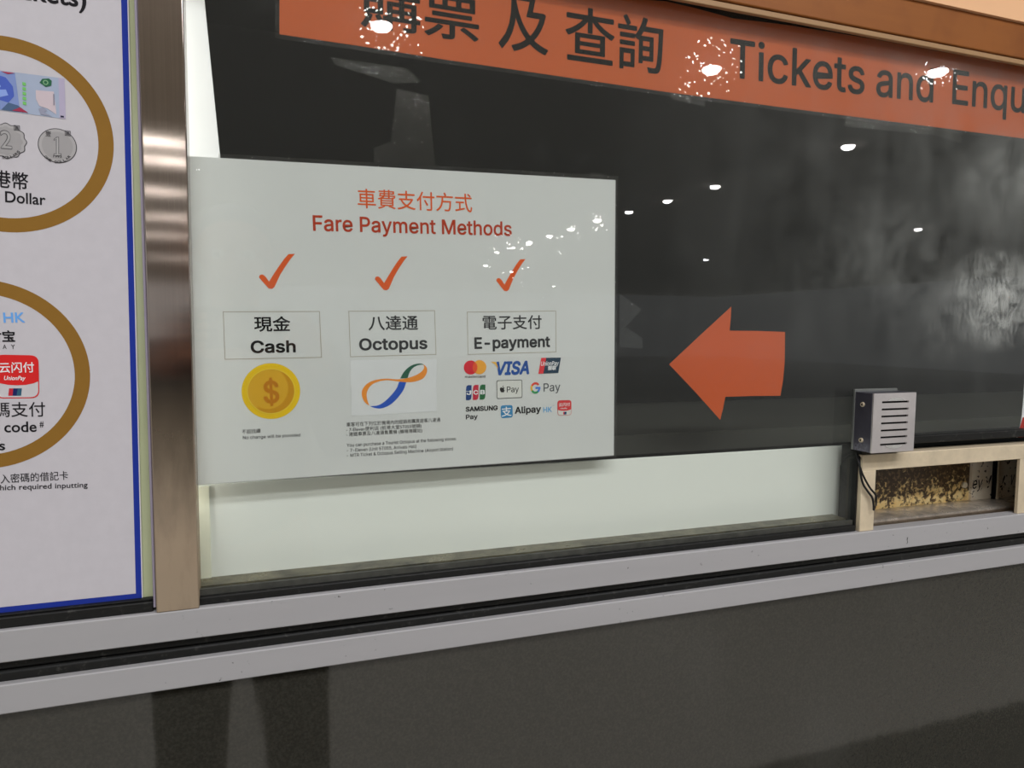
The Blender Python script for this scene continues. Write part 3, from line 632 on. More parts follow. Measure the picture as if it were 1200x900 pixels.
for q in ([(256, 180), (725.6, 206.4), (722, 211), (256, 185)], [(721, 206.4), (724.2, 207.5), (722.3, 536.5), (719, 535)], [(231, 567.8), (720, 533.2), (722, 535), (231, 569.3)]):
    s.flat(PX(q, YS-.3*LY), M_rim)
s.build('laminate_rim', notice)
A = lambda r, g, b: ink(r, g, b, True)
Y1 = YS-2*LY
OR, DR, BK = A(182, 80, 44), A(148, 56, 36), A(25, 25, 25)
s = MB(); write(s, '車費支付方式', (419.3, 243.7), (553.4, 249), 22.5, OR, Y1, .005, cjk=True)
write(s, 'Fare Payment Methods', (367, 270.5), (599.8, 276.6), 17.6, DR, Y1, .017); s.build('heading_lettering', notice)
base = [(303.4, 325), (304.5, 322.2), (307.8, 321.7), (311, 324), (315.3, 330), (320.5, 321.5), (326.5, 312.5), (332.5, 304), (338, 297.8), (345.7, 297.4), (340.5, 303.5), (334.5, 312), (328, 322.5), (323, 333.5), (321.3, 336.8), (318.5, 338.6), (314.8, 338), (309, 331.5)]
for (x0, y0, x1, y1) in ((303.4, 297.4, 345.7, 338.6), (439.3, 300.3, 477.6, 340.3), (581.6, 303.6, 615.8, 341.3)):
    s = MB(); s.flat(PX([(x0+(x-303.4)/42.3*(x1-x0), y0+(y-297.4)/41.2*(y1-y0)) for x, y in base], Y1), OR); s.build('tick_mark', notice)
M_line = A(142, 134, 118)
for q in ([(261.6, 365.3), (374.4, 365), (376.7, 418.8), (263.7, 421)], [(408.7, 364.7), (509.3, 364), (511, 415.3), (410.7, 418)], [(547.6, 365.7), (651.3, 364.4), (651.6, 412.4), (548.4, 415.3)]):
    s = MB(); outline(s, PX(q, Y1), .0005, M_line); s.build('caption_box', notice)
s = MB(); write(s, '現金', (298, 388.9), (340.7, 388.5), 18.2, BK, Y1, .018, cjk=True); write(s, 'Cash', (293.9, 414), (346.8, 413), 14.6, BK, Y1, .032); s.build('caption_lettering', notice)
s = MB(); write(s, '八達通', (432, 387.3), (490, 386.7), 17.3, BK, Y1, .014, cjk=True); write(s, 'Octopus', (421, 410.8), (501, 408.9), 14.0, BK, Y1, .03); s.build('caption_lettering', notice)
s = MB(); write(s, '電子支付', (565.7, 386.4), (634.8, 385.5), 16.6, BK, Y1, .010, cjk=True); write(s, 'E-payment', (556, 409), (644.8, 406.7), 13.5, BK, Y1, .034); s.build('caption_lettering', notice)
# gold coin picture
s = MB(); c = W(317.9, 458.4, Y1); rx = (W(352.2, 457, Y1)-W(283.4, 459, Y1)).length/2; rz = (W(317.9, 425.6, Y1)-W(317.9, 491, Y1)).length/2
def cc(k, qx, qz, a0=0, a1=2*math.pi, n=64, dx=0, dz=0): return ellipse((c.x+dx, Y1-k*LY, c.z+dz), rx*qx, rz*qz, n, a0, a1)
s.flat(cc(0, 1, 1), A(196, 162, 42)); s.flat(cc(1, .80, .80), A(180, 140, 48))
r_ = [Vector((c.x+rx*.80*math.cos(a), Y1-2*LY, c.z+rz*.80*math.sin(a))) for a in [math.radians(-130+k*6) for k in range(32)]]
i_ = [Vector((c.x-rx*.12+rx*.70*math.cos(a), Y1-2*LY, c.z+rz*.10+rz*.74*math.sin(a))) for a in [math.radians(-118+k*6) for k in range(29)]]
s.flat(r_ + i_[::-1], A(168, 122, 40))
ring(s, (c.x, Y1-3*LY, c.z), rx*.79, rx*.82, A(202, 168, 60), 48)
write(s, '$', (309, 473), (327.8, 472), 26.5, A(160, 104, 34), Y1-3*LY, .025); s.build('coin_picture', notice)
s = MB(); write(s, '不設找續', (283.5, 508.6), (305.4, 507.4), 5.2, BK, Y1, .0, cjk=True); write(s, 'No change will be provided', (284.7, 514.8), (352, 511.4), 3.7, BK, Y1, .006); s.build('footnote_lettering', notice)
# looped ribbon logo on its own white square
cq = lambda pts: [(390+x/7.5, 430+y/7.5) for x, y in pts]
def smooth_poly(pts, n=5):
    out = []
    for k in range(len(pts)-1):
        p0 = pts[max(k-1, 0)]; p1 = pts[k]; p2 = pts[k+1]; p3 = pts[min(k+2, len(pts)-1)]
        for q in range(n):
            t = q/n
            out.append(tuple(.5*(2*p1[i]+(p2[i]-p0[i])*t+(2*p0[i]-5*p1[i]+4*p2[i]-p3[i])*t*t+(3*p1[i]-p0[i]-3*p2[i]+p3[i])*t**3) for i in (0, 1)))
    out.append(pts[-1]); return out
def ribbon(s, a, b, m, Y):
    a = smooth_poly(a, 6); b = smooth_poly(b, 6); n = 60
    def res(p):
        L = [0]
        for k in range(1, len(p)): L.append(L[-1]+math.dist(p[k], p[k-1]))
        o = []
        for i in range(n+1):
            t = L[-1]*i/n; k = 1
            while k < len(L)-1 and L[k] < t: k += 1
            f = (t-L[k-1])/max(1e-9, L[k]-L[k-1]); o.append((p[k-1][0]+(p[k][0]-p[k-1][0])*f, p[k-1][1]+(p[k][1]-p[k-1][1])*f))
        return o
    a, b = PX(cq(res(a)), Y), PX(cq(res(b)), Y)
    for k in range(n): s.flat([a[k], a[k+1], b[k+1], b[k]], m)
s = MB(); s.flat(PX([(410.7, 422), (511.6, 420.7), (511.6, 482), (412, 487.5)], Y1+LY*.6), A(180, 181, 180))
OG, BL, GN = A(192, 118, 48), A(30, 72, 152), A(16, 78, 62)
ribbon(s, [(582, 130), (562, 185), (512, 250), (450, 308), (395, 338), (328, 345)], [(646, 132), (622, 200), (572, 270), (505, 332), (430, 364), (375, 362), (330, 347)], BL, Y1)
ribbon(s, [(592, 102), (622, 48), (668, 2), (720, -24), (772, -30), (802, -20)], [(658, 100), (676, 46), (706, 8), (748, -14), (780, -19), (800, -18)], GN, Y1)
ribbon(s, [(332, 347), (283, 312), (256, 255), (262, 195), (308, 143), (378, 114), (470, 103), (545, 108), (610, 106), (665, 95), (735, 70), (785, 36), (803, 5), (797, -18)],
       [(322, 341), (302, 285), (300, 225), (330, 168), (388, 133), (475, 117), (560, 126), (640, 134), (715, 130), (788, 104), (822, 62), (829, 18), (815, -8), (798, -20)], OG, Y1-LY)
s.build('ribbon_logo', notice)
s = MB()
write(s, '乘客可在下列位於機場內的經銷商購買遊客八達通', (406, 500.2), (516, 494.2), 5.0, BK, Y1, .0, cjk=True)
write(s, '- 7-Eleven便利店 (抵港大堂5T055號舖)', (405.8, 506.8), (494, 502.0), 5.6, BK, Y1, .0, cjk=True)
write(s, '- 港鐵車票及八達通售賣機 (機場港鐵站)', (405.8, 512.4), (494.8, 507.4), 5.6, BK, Y1, .0, cjk=True)
write(s, 'You can purchase a Tourist Octopus at the following stores:', (406.4, 523.8), (534.8, 515.8), 3.7, BK, Y1, .004)
write(s, '- 7-Eleven (Unit 5T055, Arrivals Hall)', (406.4, 529.9), (488, 524.8), 3.7, BK, Y1, .004)
write(s, '- MTR Ticket & Octopus Selling Machine (Airport Station)', (406.6, 535.8), (531, 527.6), 3.7, BK, Y1, .004)
s.build('footnote_lettering', notice)
# payment logos
lq = lambda pts: [(530+x/7.5, 410+y/7.5) for x, y in pts]
L1 = lambda x, y: (530+x/7.5, 410+y/7.5)
s = MB()
def disc(s, cx, cy, r, m, Y, a0=0, a1=2*math.pi):
    c = W(*L1(cx, cy), Y); r1 = (W(*L1(cx+r, cy), Y)-c).length; s.flat(ellipse(c, r1, r1*.99, 40, a0, a1), m)
disc(s, 162, 155, 60, A(176, 36, 50), Y1); disc(s, 239, 152, 60, A(200, 136, 52), Y1-LY)
lens = []
for k in range(13):
    a = -50.5+101*k/12; lens.append((162+60*math.cos(math.radians(a)), 155-60*math.sin(math.radians(a))))
for k in range(1, 12):
    a = 129.5+101*k/12; lens.append((239+60*math.cos(math.radians(a)), 152-60*math.sin(math.radians(a))))
s.flat(PX(lq(lens), Y1-2*LY), A(190, 72, 44))
write(s, 'mastercard', L1(112, 247), L1(290, 243), 2.9, BK, Y1, .01); s.build('payment_logo', notice)
s = MB(); write(s, 'VISA', L1(372, 226), L1(694, 214), 16.2, A(42, 72, 130), Y1, .045, .2)
s.flat(PX(lq([(338, 104), (385, 106), (398, 140), (403, 168), (376, 128)]), Y1-LY), A(192, 150, 70)); s.build('payment_logo', notice)
s = MB(); s.flat(PX(lq([(782, 70), (955, 68), (932, 203), (756, 211)]), Y1), A(40, 56, 70)); s.flat(PX(lq([(782, 70), (826, 69.5), (800, 209), (756, 211)]), Y1-LY), A(186, 54, 60))
wt = A(196, 198, 194); write(s, 'UnionPay', L1(778, 140), L1(938, 135), 5.0, wt, Y1-2*LY, .02, .2); write(s, '银联', L1(838, 180), L1(915, 178), 5.4, wt, Y1-2*LY, .03, .15, cjk=True); s.build('payment_logo', notice)
s = MB()
for k, (x, cl, ch) in enumerate(((120, (34, 60, 104), 'J'), (181, (160, 44, 60), 'C'), (241, (42, 88, 56), 'B'))):
    y = 310-k*2.5; wd = 50
    s.flat(PX(lq(smooth_poly([(x, y+133), (x, y+40)], 1)+smooth_poly([(x, y+40), (x+6, y+10), (x+22, y)], 4)+[(x+wd, y), (x+wd, y+95)]+smooth_poly([(x+wd, y+95), (x+wd-6, y+122), (x+wd-22, y+133)], 4)), Y1), A(*cl))
    s.flat(PX(lq([(x, y+52), (x+wd, y+51), (x+wd, y+58), (x, y+59)]), Y1-LY), A(150, 156, 160)) if k == 0 else None
    write(s, ch, L1(x+5, y+86), L1(x+46, y+85), 5.2, wt, Y1-2*LY, .04)
s.build('payment_logo', notice)
s = MB(); rr = roundrect(lq([(391, 271), (612, 264), (614, 418), (393, 428)]), Y1, .09, 4); s.flat(rr, A(178, 178, 172)); outline(s, [p-Vector((0, LY, 0)) for p in rr], .00055, BK)
ap = smooth_poly([(440, 334), (430, 329), (420, 338), (419, 352), (426, 368), (434, 375), (441, 372), (449, 375), (457, 366), (461, 357), (455, 350), (455, 341), (460, 335), (450, 329), (440, 334)], 3)
s.flat(PX(lq(ap[:-1]), Y1-LY), BK); s.flat(PX(lq([(440, 328), (441, 319), (450, 313), (450, 322)]), Y1-LY), BK)
write(s, 'Pay', L1(480, 374), L1(585, 370), 6.9, BK, Y1-LY, .006); s.build('payment_logo', notice)
s = MB(); gc = W(*L1(731, 335), Y1); gr = (W(*L1(774, 335), Y1)-gc).length
def arc(a0, a1, m, n=14):
    for k in range(n):
        a, b = math.radians(a0+(a1-a0)*k/n), math.radians(a0+(a1-a0)*(k+1)/n)
        s.flat([Vector((gc.x+q*gr*math.cos(t), Y1, gc.z+q*gr*1.1*math.sin(t))) for q, t in ((.62, a), (1, a), (1, b), (.62, b))], m)
arc(40, 152, A(182, 66, 56)); arc(152, 212, A(196, 150, 50)); arc(212, 310, A(52, 124, 76)); arc(310, 362, A(62, 104, 178))
s.flat([Vector((gc.x+x*gr, Y1-LY, gc.z+z*gr)) for x, z in ((0, .2), (1, .2), (1, -.18), (0, -.18))], A(62, 104, 178))
write(s, 'Pay', L1(803, 367), L1(950, 360), 9.6, A(70, 72, 74), Y1, .006); s.build('payment_logo', notice)
s = MB(); write(s, 'SAMSUNG', L1(118, 544), L1(400, 530), 5.7, BK, Y1, .045); write(s, 'Pay', L1(120, 612), L1(224, 606), 5.6, BK, Y1, .03); s.build('payment_logo', notice)
s = MB(); s.flat(roundrect(lq([(425, 489), (530, 484), (532, 594), (428, 601)]), Y1, .2, 5), A(58, 112, 148))
write(s, '支', L1(436, 588), L1(522, 580), 11.2, wt, Y1-LY, .012, cjk=True)
write(s, 'Alipay', L1(550, 562), L1(780, 549), 8.0, A(32, 32, 34), Y1, .034); write(s, 'HK', L1(800, 551), L1(876, 545), 6.2, A(84, 140, 180), Y1, .02); write(s, '™', L1(880, 494), L1(896, 492), .9, BK, Y1); s.build('payment_logo', notice)
s = MB(); quick_pass(s, lq([(924, 444), (1047, 441), (1047, 573), (926, 578)]), Y1, A(176, 58, 60), True, False); s.build('payment_logo', notice)

# ------------------------------------------------------------------ orange banner and arrow, stuck behind the glass
YB = .0085
banner = empty('ticket_banner', W(700, 93, YB), 'long orange laminated banner reading Tickets and Enquiries, top of the window', 'banner')
def orange(rgb, name):
    t = NT(name); a = col3(rgb, True); b = tuple(min(.93, x*1.12) for x in a[:3]) + (1,); c = tuple(x*.86 for x in a[:3]) + (1,)
    fleck = t.ramp(t.noise(260, 4, .7), .68, .8, 0, .25)
    t.principled(t.mixc(fleck, t.mixc(t.noise(7, 5, .6), c, b), (.7, .6, .55, 1)), .7, .05); return t.m
M_or = orange((160, 84, 55), 'banner_orange')
bb = [(327.5, 40), (420, 53.5), (520, 69.5), (640, 87), (780, 107.5), (900, 123.5), (1050, 143), (1200, 162.3)]
bt = [(327.5, -60), (420, -48), (520, -30), (640, -12), (700, -4.5), (780, 1.5), (815, 9.5), (859, 21.5), (921, 29), (1028, 46.5), (1100, 60), (1200, 76)]
btm, top = PX(bb, YB), PX(bt, YB)
ext = Vector((.34, 0, 0)); btm.append(btm[-1]+ext); top.append(top[-1]+ext)
s = MB(); s.slab(btm+top[::-1], .0004, M_or); s.build('sheet', banner)
s = MB(); s.flat([p-Vector((0, 6*LY, 0)) for p in btm+top[::-1]], M_lamin_banner); s.build('laminate', banner)
s = MB()
dn = Vector((0, -LY, -.0042))
for k in range(len(btm)-1): s.flat([btm[k]-Vector((0, LY, 0)), btm[k+1]-Vector((0, LY, 0)), btm[k+1]+dn, btm[k]+dn], M_rim)
lf = Vector((-.004, 0, 0)); s.flat([btm[0]+Vector((0, -LY, -.004)), top[0]-Vector((0, LY, 0)), top[0]+lf-Vector((0, LY, 0)), btm[0]+lf+Vector((0, -LY, -.004))], M_rim)
s.build('laminate_rim', banner)
KO = A(20, 17, 17); Yb = YB-2*LY
s = MB(); write(s, '購票', (422.5, 31), (561.5, 51.5), 64, KO, Yb, .012, cjk=True); write(s, '及', (584, 57), (642.5, 66), 68, KO, Yb, .012, cjk=True); write(s, '查詢', (662, 71.5), (776.5, 88), 66, KO, Yb, .012, cjk=True); s.build('chinese_lettering', banner)
for q in (('Tickets', (855, 90.5), (1013, 111.3), 44.5, None), ('and', (1026.5, 112.8), (1093.5, 120.6), 41.5, None), ('Enqu', (1115.5, 121.8), (1201, 133), 40, 'Enquiries')):
    s = MB(); write(s, *q[:4], KO, Yb, .014, full=q[4]); s.build('english_lettering', banner)
# arrow cut from orange paper
arrow = empty('paper_arrow', W(850, 470, YB), 'orange paper arrow pointing left, stuck on the dark glass', 'arrow sign')
s = MB(); s.slab(PX([(784.3, 427), (820, 393.5), (857, 359.5), (856.4, 373), (855, 387.5), (888, 387.8), (920, 389), (919.5, 425), (917.6, 446), (914.5, 463.8), (882, 464), (850, 465), (847.5, 478), (844, 492), (815, 459.5)], YB), .0004, orange((160, 76, 48), 'arrow_orange')); s.build('arrow_shape', arrow)

# white board along the bottom, inner white panel at the left
YW = .03
s = MB(); zb0 = zl((247, 684), (990, 606), YW)-.006; zb1 = zl((721, 538), (994, 526), YW)+.0022
bx0, bx1 = GL+.001, W(993, 560, YW).x
s.box(bx0, bx1, YW, YW+.004, zb0, zb1, M_white, .0008)
xs = W(247, 640, YW).x; s.box(bx0, xs, YW-.002, YW-.0002, zb0, zb1-.002, simple('pale_green_strip', (194, 198, 176), .5, .2, glass=True, var=.05), .0003)
board = s.build('white_board', loc=((bx0+bx1)/2, YW, zb0)); tag(board, 'plain white board standing along the bottom of the window, under the notice', 'board')
YI = .05
s = MB(); q = PX([(238.5, -10), (257.5, 180), (283, 415), (297, 560)], YI); lx = PL-.03
s.slab([Vector((lx, YI, q[0].z))]+q+[Vector((q[-1].x, YI, ZC-.28)), Vector((lx, YI, ZC-.28))], .01, M_cream)
ip = s.build('inner_panel', loc=(lx, YI, ZC-.28)); tag(ip, 'pale upright panel with slanting edge inside the window, beside the steel post', 'panel')

# clear tape scraps
def tape(px, label, Y=.0072):
    s = MB(); q = PX(px, Y); s.slab(q, .00006, M_tape); tag(s.build('clear_tape', loc=q[0]), label, 'tape')
tape([(388, 67), (476, 80), (494, 96), (462, 98), (392, 76)], 'faint strip of clear tape just under the left part of the banner')
tape([(465, 104), (502, 112), (510, 194), (438, 190), (438, 173), (458, 166)], 'crumpled clear tape between the banner and the notice')
tape([(726, 344), (752.5, 362.5), (733, 383), (753, 396), (753, 409), (726, 406.5)], 'torn clear tape at the right edge of the notice')
tape([(692, 202), (707, 203), (707, 207.5), (690.5, 207)], 'small tape tab at the top right corner of the notice')
tape([(992, 136), (1109, 150), (1128, 156), (1126, 168), (1100, 159), (990, 148)], 'clear tape under the word Enquiries on the banner')
tape([(786, 109), (826, 114), (826, 125), (786, 116)], 'clear tape tab under the banner between Chinese and English wording')

# ------------------------------------------------------------------ serving hatch: steel tray
FX0, FX1 = W(1011, 560, -.012).x-.004, .986
FZ1, FZ0 = W(1100, 527, -.012).z, Zs[0]
FZ1 = (W(1012, 534, -.012).z+W(1200, 520, -.012).z)/2
IX0, IX1 = W(1025, 590, -.012).x, W(1194, 570, -.012).x; IZ1 = (W(1026.4, 550, -.012).z+W(1196, 539, -.012).z)/2
FX0 = W(1009, 580, -.012).x
tray = empty('money_tray', ((IX0+IX1)/2, -.01, FZ0), 'steel framed money tray hatch with rusty gold inside, at lower right', 'tray')
s = MB(); s.box(FX0, X1, -.012, .01, IZ1, FZ1, M_steel, .0008); s.box(FX0, IX0, -.012, .0, FZ0, IZ1+.0003, M_steel, .0008); s.box(IX1, X1, -.012, -.007, FZ0, IZ1+.0003, M_steel, .0008)
s.build('frame', tray)
YBK = .062
s = MB()
s.box(IX0-.012, IX1+.16, .01, YBK+.01, IZ1, IZ1+.004, M_void); s.box(IX0-.016, IX0-.012, .01, YBK+.01, FZ0-.02, IZ1, M_void); s.box(IX1+.16, IX1+.164, .01, YBK+.01, FZ0-.02, IZ1, M_void)
s.build('housing', tray)
def rust(name, seed, goldness):
    t = NT(name); v = t.coord((1, 1, 1), (seed, 0, seed)); sp = t.n('ShaderNodeSeparateXYZ'); tc = t.n('ShaderNodeTexCoord'); t.l(tc.outputs['Object'], sp.inputs[0])
    hh = t.ramp(sp.outputs['Z'], .055, .0, -.16, .13)
    n_ = t.noise(130, 4, .6, v, .2); n2 = t.noise(36, 4, .6, v)
    f = t.math('ADD', t.math('MULTIPLY', t.math('ADD', n_, t.math('MULTIPLY', n2, .5)), 1.), hh)
    gold = t.ramp(f, .76, .86)
    spk = t.ramp(t.noise(160, 3, .6, v), .5, .66)
    dark = t.mixc(spk, (.07, .045, .024, 1), (.24, .15, .07, 1))
    g2 = t.mixc(t.noise(110, 3, .5, v), (.80, .46, .10, 1), (.98, .86, .48, 1)) if goldness else t.mixc(spk, (.55, .46, .34, 1), (.36, .28, .18, 1))
    t.principled(t.mixc(gold, dark, g2), .35, .4, .0); return t.m
zbk = (W(1024, 600, YBK).z+W(1191, 576, YBK).z)/2
s = MB(); XS = W(1136, 560, YBK).x; XDV = W(1167, 560, YBK).x
s.box(IX0-.012, XS, YBK, YBK+.003, zbk-.012, IZ1, rust('gold_corroded_plate', 3.1, True)); s.build('back_plate', tray, loc=(IX0, YBK, zbk))
def pale_plate(name, seed):
    t = NT(name); v = t.coord((1, 1, 1), (seed, 0, seed))
    n_ = t.ramp(t.noise(170, 2, .5, v), .62, .68); n2 = t.ramp(t.noise(30, 4, .6, v), .35, .7)
    c = t.mixc(n2, (.97, .90, .74, 1), (.80, .66, .48, 1))
    t.principled(t.mixc(n_, c, (.07, .045, .025, 1)), .35, .4); return t.m
s = MB(); s.box(XS, XDV, YBK-.004, YBK, zbk-.012, IZ1, pale_plate('rusty_pale_plate', 1.7)); p2 = s.build('sign_plate', tray, loc=(XS, YBK, zbk)); tag(p2, 'pale rusty plate with black script')
s = MB(); s.box(XDV, IX1+.16, YBK-.004, YBK, zbk-.012, IZ1, pale_plate('rusty_pale_plate_far', 5.2)); p3 = s.build('sign_plate', tray, loc=(XDV, YBK, zbk))
INK2 = ink(24, 18, 16, False)
s = MB(); write(s, 'ey', (1139, 573), (1152, 571.5), 13, INK2, YBK-.0045, 0, .2); write(s, '!', (1156.5, 572), (1161.5, 571), 14, INK2, YBK-.0045, .0, .35); s.build('lettering', p2)
s = MB(); write(s, '!', (1172.5, 571), (1177, 570.4), 13, INK2, YBK-.0045, .0, .35); write(s, 'v', (1183, 568.5), (1189, 568), 16, INK2, YBK-.0045, -.01, .35); s.build('lettering', p3)
s = MB(); s.box(W(1165.3, 570, YBK-.01).x, W(1169.6, 570, YBK-.01).x, YBK-.010, YBK-.0055, zbk-.012, IZ1, M_void, .0006); s.box(W(1165.0, 570, YBK-.01).x+.0045, W(1169.8, 570, YBK-.01).x+.0003, YBK-.0115, YBK-.0102, zbk-.012, IZ1, M_steel); s.build('divider', tray)
c1 = W(1128.5, 568, YBK-.002); s = MB(); s.cyl(c1, c1-Vector((0, .004, 0)), .0042, simple('pale_stud', (214, 200, 176), .4, .4), 16); s.build('stud', tray)
zr = lambda Y, a, b: (W(*a, Y).z+W(*b, Y).z)/2
s = MB(); M_rail = metal('worn_steel_rail', (200, 190, 176), .3, .6, .6, 40)
YR = .038; z1 = zr(YR, (1024, 605.5), (1170, 585)); z2 = zr(YR-.02, (1022, 612), (1170, 592))
n = 8; pr_ = [(YBK, zbk-.001)]+[(YR+.004-.026*math.sin(math.pi/2*k/n), z1-(z1-z2)*(1-math.cos(math.pi/2*k/n))) for k in range(n+1)]
pr_ += [(YR-.022, z2-.006), (YBK, z2-.006)]
s.slab([Vector((IX0-.012, y, z)) for y, z in pr_], IX1+.16-(IX0-.012), M_rail, (1, 0, 0)); s.build('rail', tray)
s = MB(); s.box(IX0-.012, IX1+.16, -.010, YR-.021, FZ0-.012, FZ0-.0005, metal('brown_tray_metal', (96, 80, 62), .3, .7, .4, 50)); s.build('tray_floor', tray)

# ------------------------------------------------------------------ intercom box over the tray
YI2 = -.032
bx = [(W(1024.6, 461, YI2).x+W(1021, 531.4, YI2).x)/2, (W(1074.6, 460, YI2).x+W(1069.8, 528, YI2).x)/2]
bz1 = (W(1024.6, 461, YI2).z+W(1074.6, 460, YI2).z)/2; bz0 = (W(1021, 531.4, YI2).z+W(1069.8, 528, YI2).z)/2
bz0 = max(bz0, FZ1+.0012)
ic = empty('intercom_speaker', ((bx[0]+bx[1])/2, 0, bz0), 'stainless steel intercom speaker box with seven slots, on the money tray frame', 'intercom')
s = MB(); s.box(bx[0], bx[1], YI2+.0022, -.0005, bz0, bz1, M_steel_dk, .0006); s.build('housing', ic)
s = MB(); s.box(bx[0]-.0006, bx[1]+.0006, -.004, -.0006, bz0, bz1+.003, metal('grey_mount', (120, 122, 118), .4, .3, .5), .0005); s.build('mounting_plate', ic)
# face with cut slots: built as frame strips round the slots
def icp(cx, cy): return W(960+cx/5, 440+cy/5, YI2)
s = MB(); rows = [(155, 370, 526), (197, 367, 523), (238, 365, 521), (278, 363, 519), (320, 361, 516), (360, 359, 514), (402, 356, 511)]
sx0 = sum(icp(a, y).x for y, a, b in rows)/7; sx1 = sum(icp(b, y).x for y, a, b in rows)/7
yf0, yf1 = YI2, YI2+.002
s.box(bx[0], sx0, yf0, yf1, bz0, bz1, M_steel_hi); s.box(sx1, bx[1], yf0, yf1, bz0, bz1, M_steel_hi)
edges = [bz1]
for y, a, b in rows:
    z = (icp(a, y).z+icp(b, y).z)/2; edges += [z+.0012, z-.0012]
edges.append(bz0)
for k in range(0, len(edges), 2): s.box(sx0, sx1, yf0, yf1, edges[k+1], edges[k], M_steel_hi)
face = s.build('slotted_face', ic)
s = MB(); s.box(sx0-.002, sx1+.002, YI2+.0021, YI2+.003, bz0+.004, bz1-.004, M_void); s.build('grille_backing', ic)
mid = (sx0+sx1)/2; M_pr = metal('pressed_rim', (208, 206, 202), .25, .1, .7)
for zz, sg in ((edges[1]+.0002, 1), (edges[-2]-.0002, -1)):
    arcp = [Vector((mid+.0135*math.cos(a), YI2-.0004, zz+sg*.0042*math.sin(a))) for a in [math.pi*k/16 for k in range(17)]]
    s = MB(); s.flat(arcp, M_pr); s.build('pressed_rim', ic)
for yy in (170, 378):
    p = W(960+262/5, 440+yy/5, -.016); p.x = bx[0]
    s = MB(); s.cyl(p+Vector((.0004, 0, 0)), p-Vector((.0016, 0, 0)), .0032, M_steel, 20, .0026); s.cyl(p-Vector((.0012, 0, 0)), p-Vector((.00175, 0, 0)), .0013, M_void, 8); s.build('screw', ic)
# cables from the intercom into the tray
M_cable = simple('black_cable', (20, 19, 19), .4, .4)
for k, (pts, lab) in enumerate((([(1004.5, 531, -.004), (1006, 541, -.014), (1011, 556, -.0165), (1019, 571, -.0165), (1026, 580, -.0165), (1026.6, 588, -.012), (1026.4, 592, .012)], 'upper thin black cable hanging from the intercom across the tray frame'),
                                ([(1007.5, 531, -.004), (1007.5, 548, -.0145), (1011, 566, -.0165), (1017, 576, -.0165), (1022, 583, -.0165), (1023.5, 590, -.0165), (1023.8, 598, -.0165)], 'lower thin black cable sagging beside its twin on the tray frame'))):
    s = MB(); P = [W(*p) for p in pts]; s.tube(P, .0013, M_cable, 8, 6); tag(s.build('cable', loc=P[0]), lab, 'cable')
# card at the right edge, behind the glass
card = empty('red_white_card', W(1198, 512, YB), 'red and white card at the right edge of the window', 'card')
s = MB(); cz = PX([(1201, 445), (1199.2, 470), (1197.5, 488), (1195.5, 500), (1191.5, 512.5)], YB)
far = Vector((.06, 0, 0)); s.slab([cz[0]]+cz[1:]+[cz[-1]+far, cz[0]+far], .0006, A(222, 214, 210)); s.build('paper', card)
s = MB(); q = PX([(1198.6, 489), (1194.5, 503), (1192.6, 512.5)], YB-LY); s.flat(q+[q[-1]+far, q[0]+far], A(150, 44, 40)); s.build('red_band', card)
# desk inside the booth
s = MB(); s.box(.3, 1.9, .10, .45, ZC-.155, ZC-.13, simple('booth_desk', (66, 66, 62), .5, .3, glass=True)); s.box(.34, .38, .12, .42, ZC-.6, ZC-.155, M_booth); s.box(1.8, 1.84, .12, .42, ZC-.6, ZC-.155, M_booth)
tag(s.build('desk', loc=(1.1, .28, ZC-.6)), 'dark desk inside the booth behind the glass', 'desk')

# ------------------------------------------------------------------ ceiling downlights, mirrored in the glass
M_em = NT('lamp_glow'); em = M_em.n('ShaderNodeEmission'); em.inputs[0].default_value = (1, .985, .97, 1); em.inputs[1].default_value = LAMP; M_em.l(em.outputs[0], M_em.out.inputs[0]); M_em = M_em.m
M_rim_l = simple('lamp_rim', (210, 208, 204), .4, .4)
def mirror_spot(px, py, h):
    r = (px-600, py-450, F); dx = sum(a*b for a, b in zip(r, XD)); dy = sum(a*b for a, b in zip(r, ND)); dz = -sum(a*b for a, b in zip(r, ZD))
    t = h/dz; return Vector((dx*t, D-dy*t, ZC+h))
spots = [(582, 295), (600, 290), (620, 284), (644, 276), (669, 268), (700, 258), (737, 248), (782, 235), (838, 218), (994, 171), (569, 311), (600, 318), (649, 335), (827, 304), (1076, 268)]
near = [(834, 80), (1099, 83), (447, 29)]
LAB = 'round white ceiling downlight of the concourse, mirrored as a small dot in the glass'
proto = None
post_row = [(184, 165), (198, 188), (180, 223), (200, 254), (188, 275), (206, 302)]
LAB2 = 'round white ceiling downlight of the concourse, mirrored as a bright streak on the steel post'
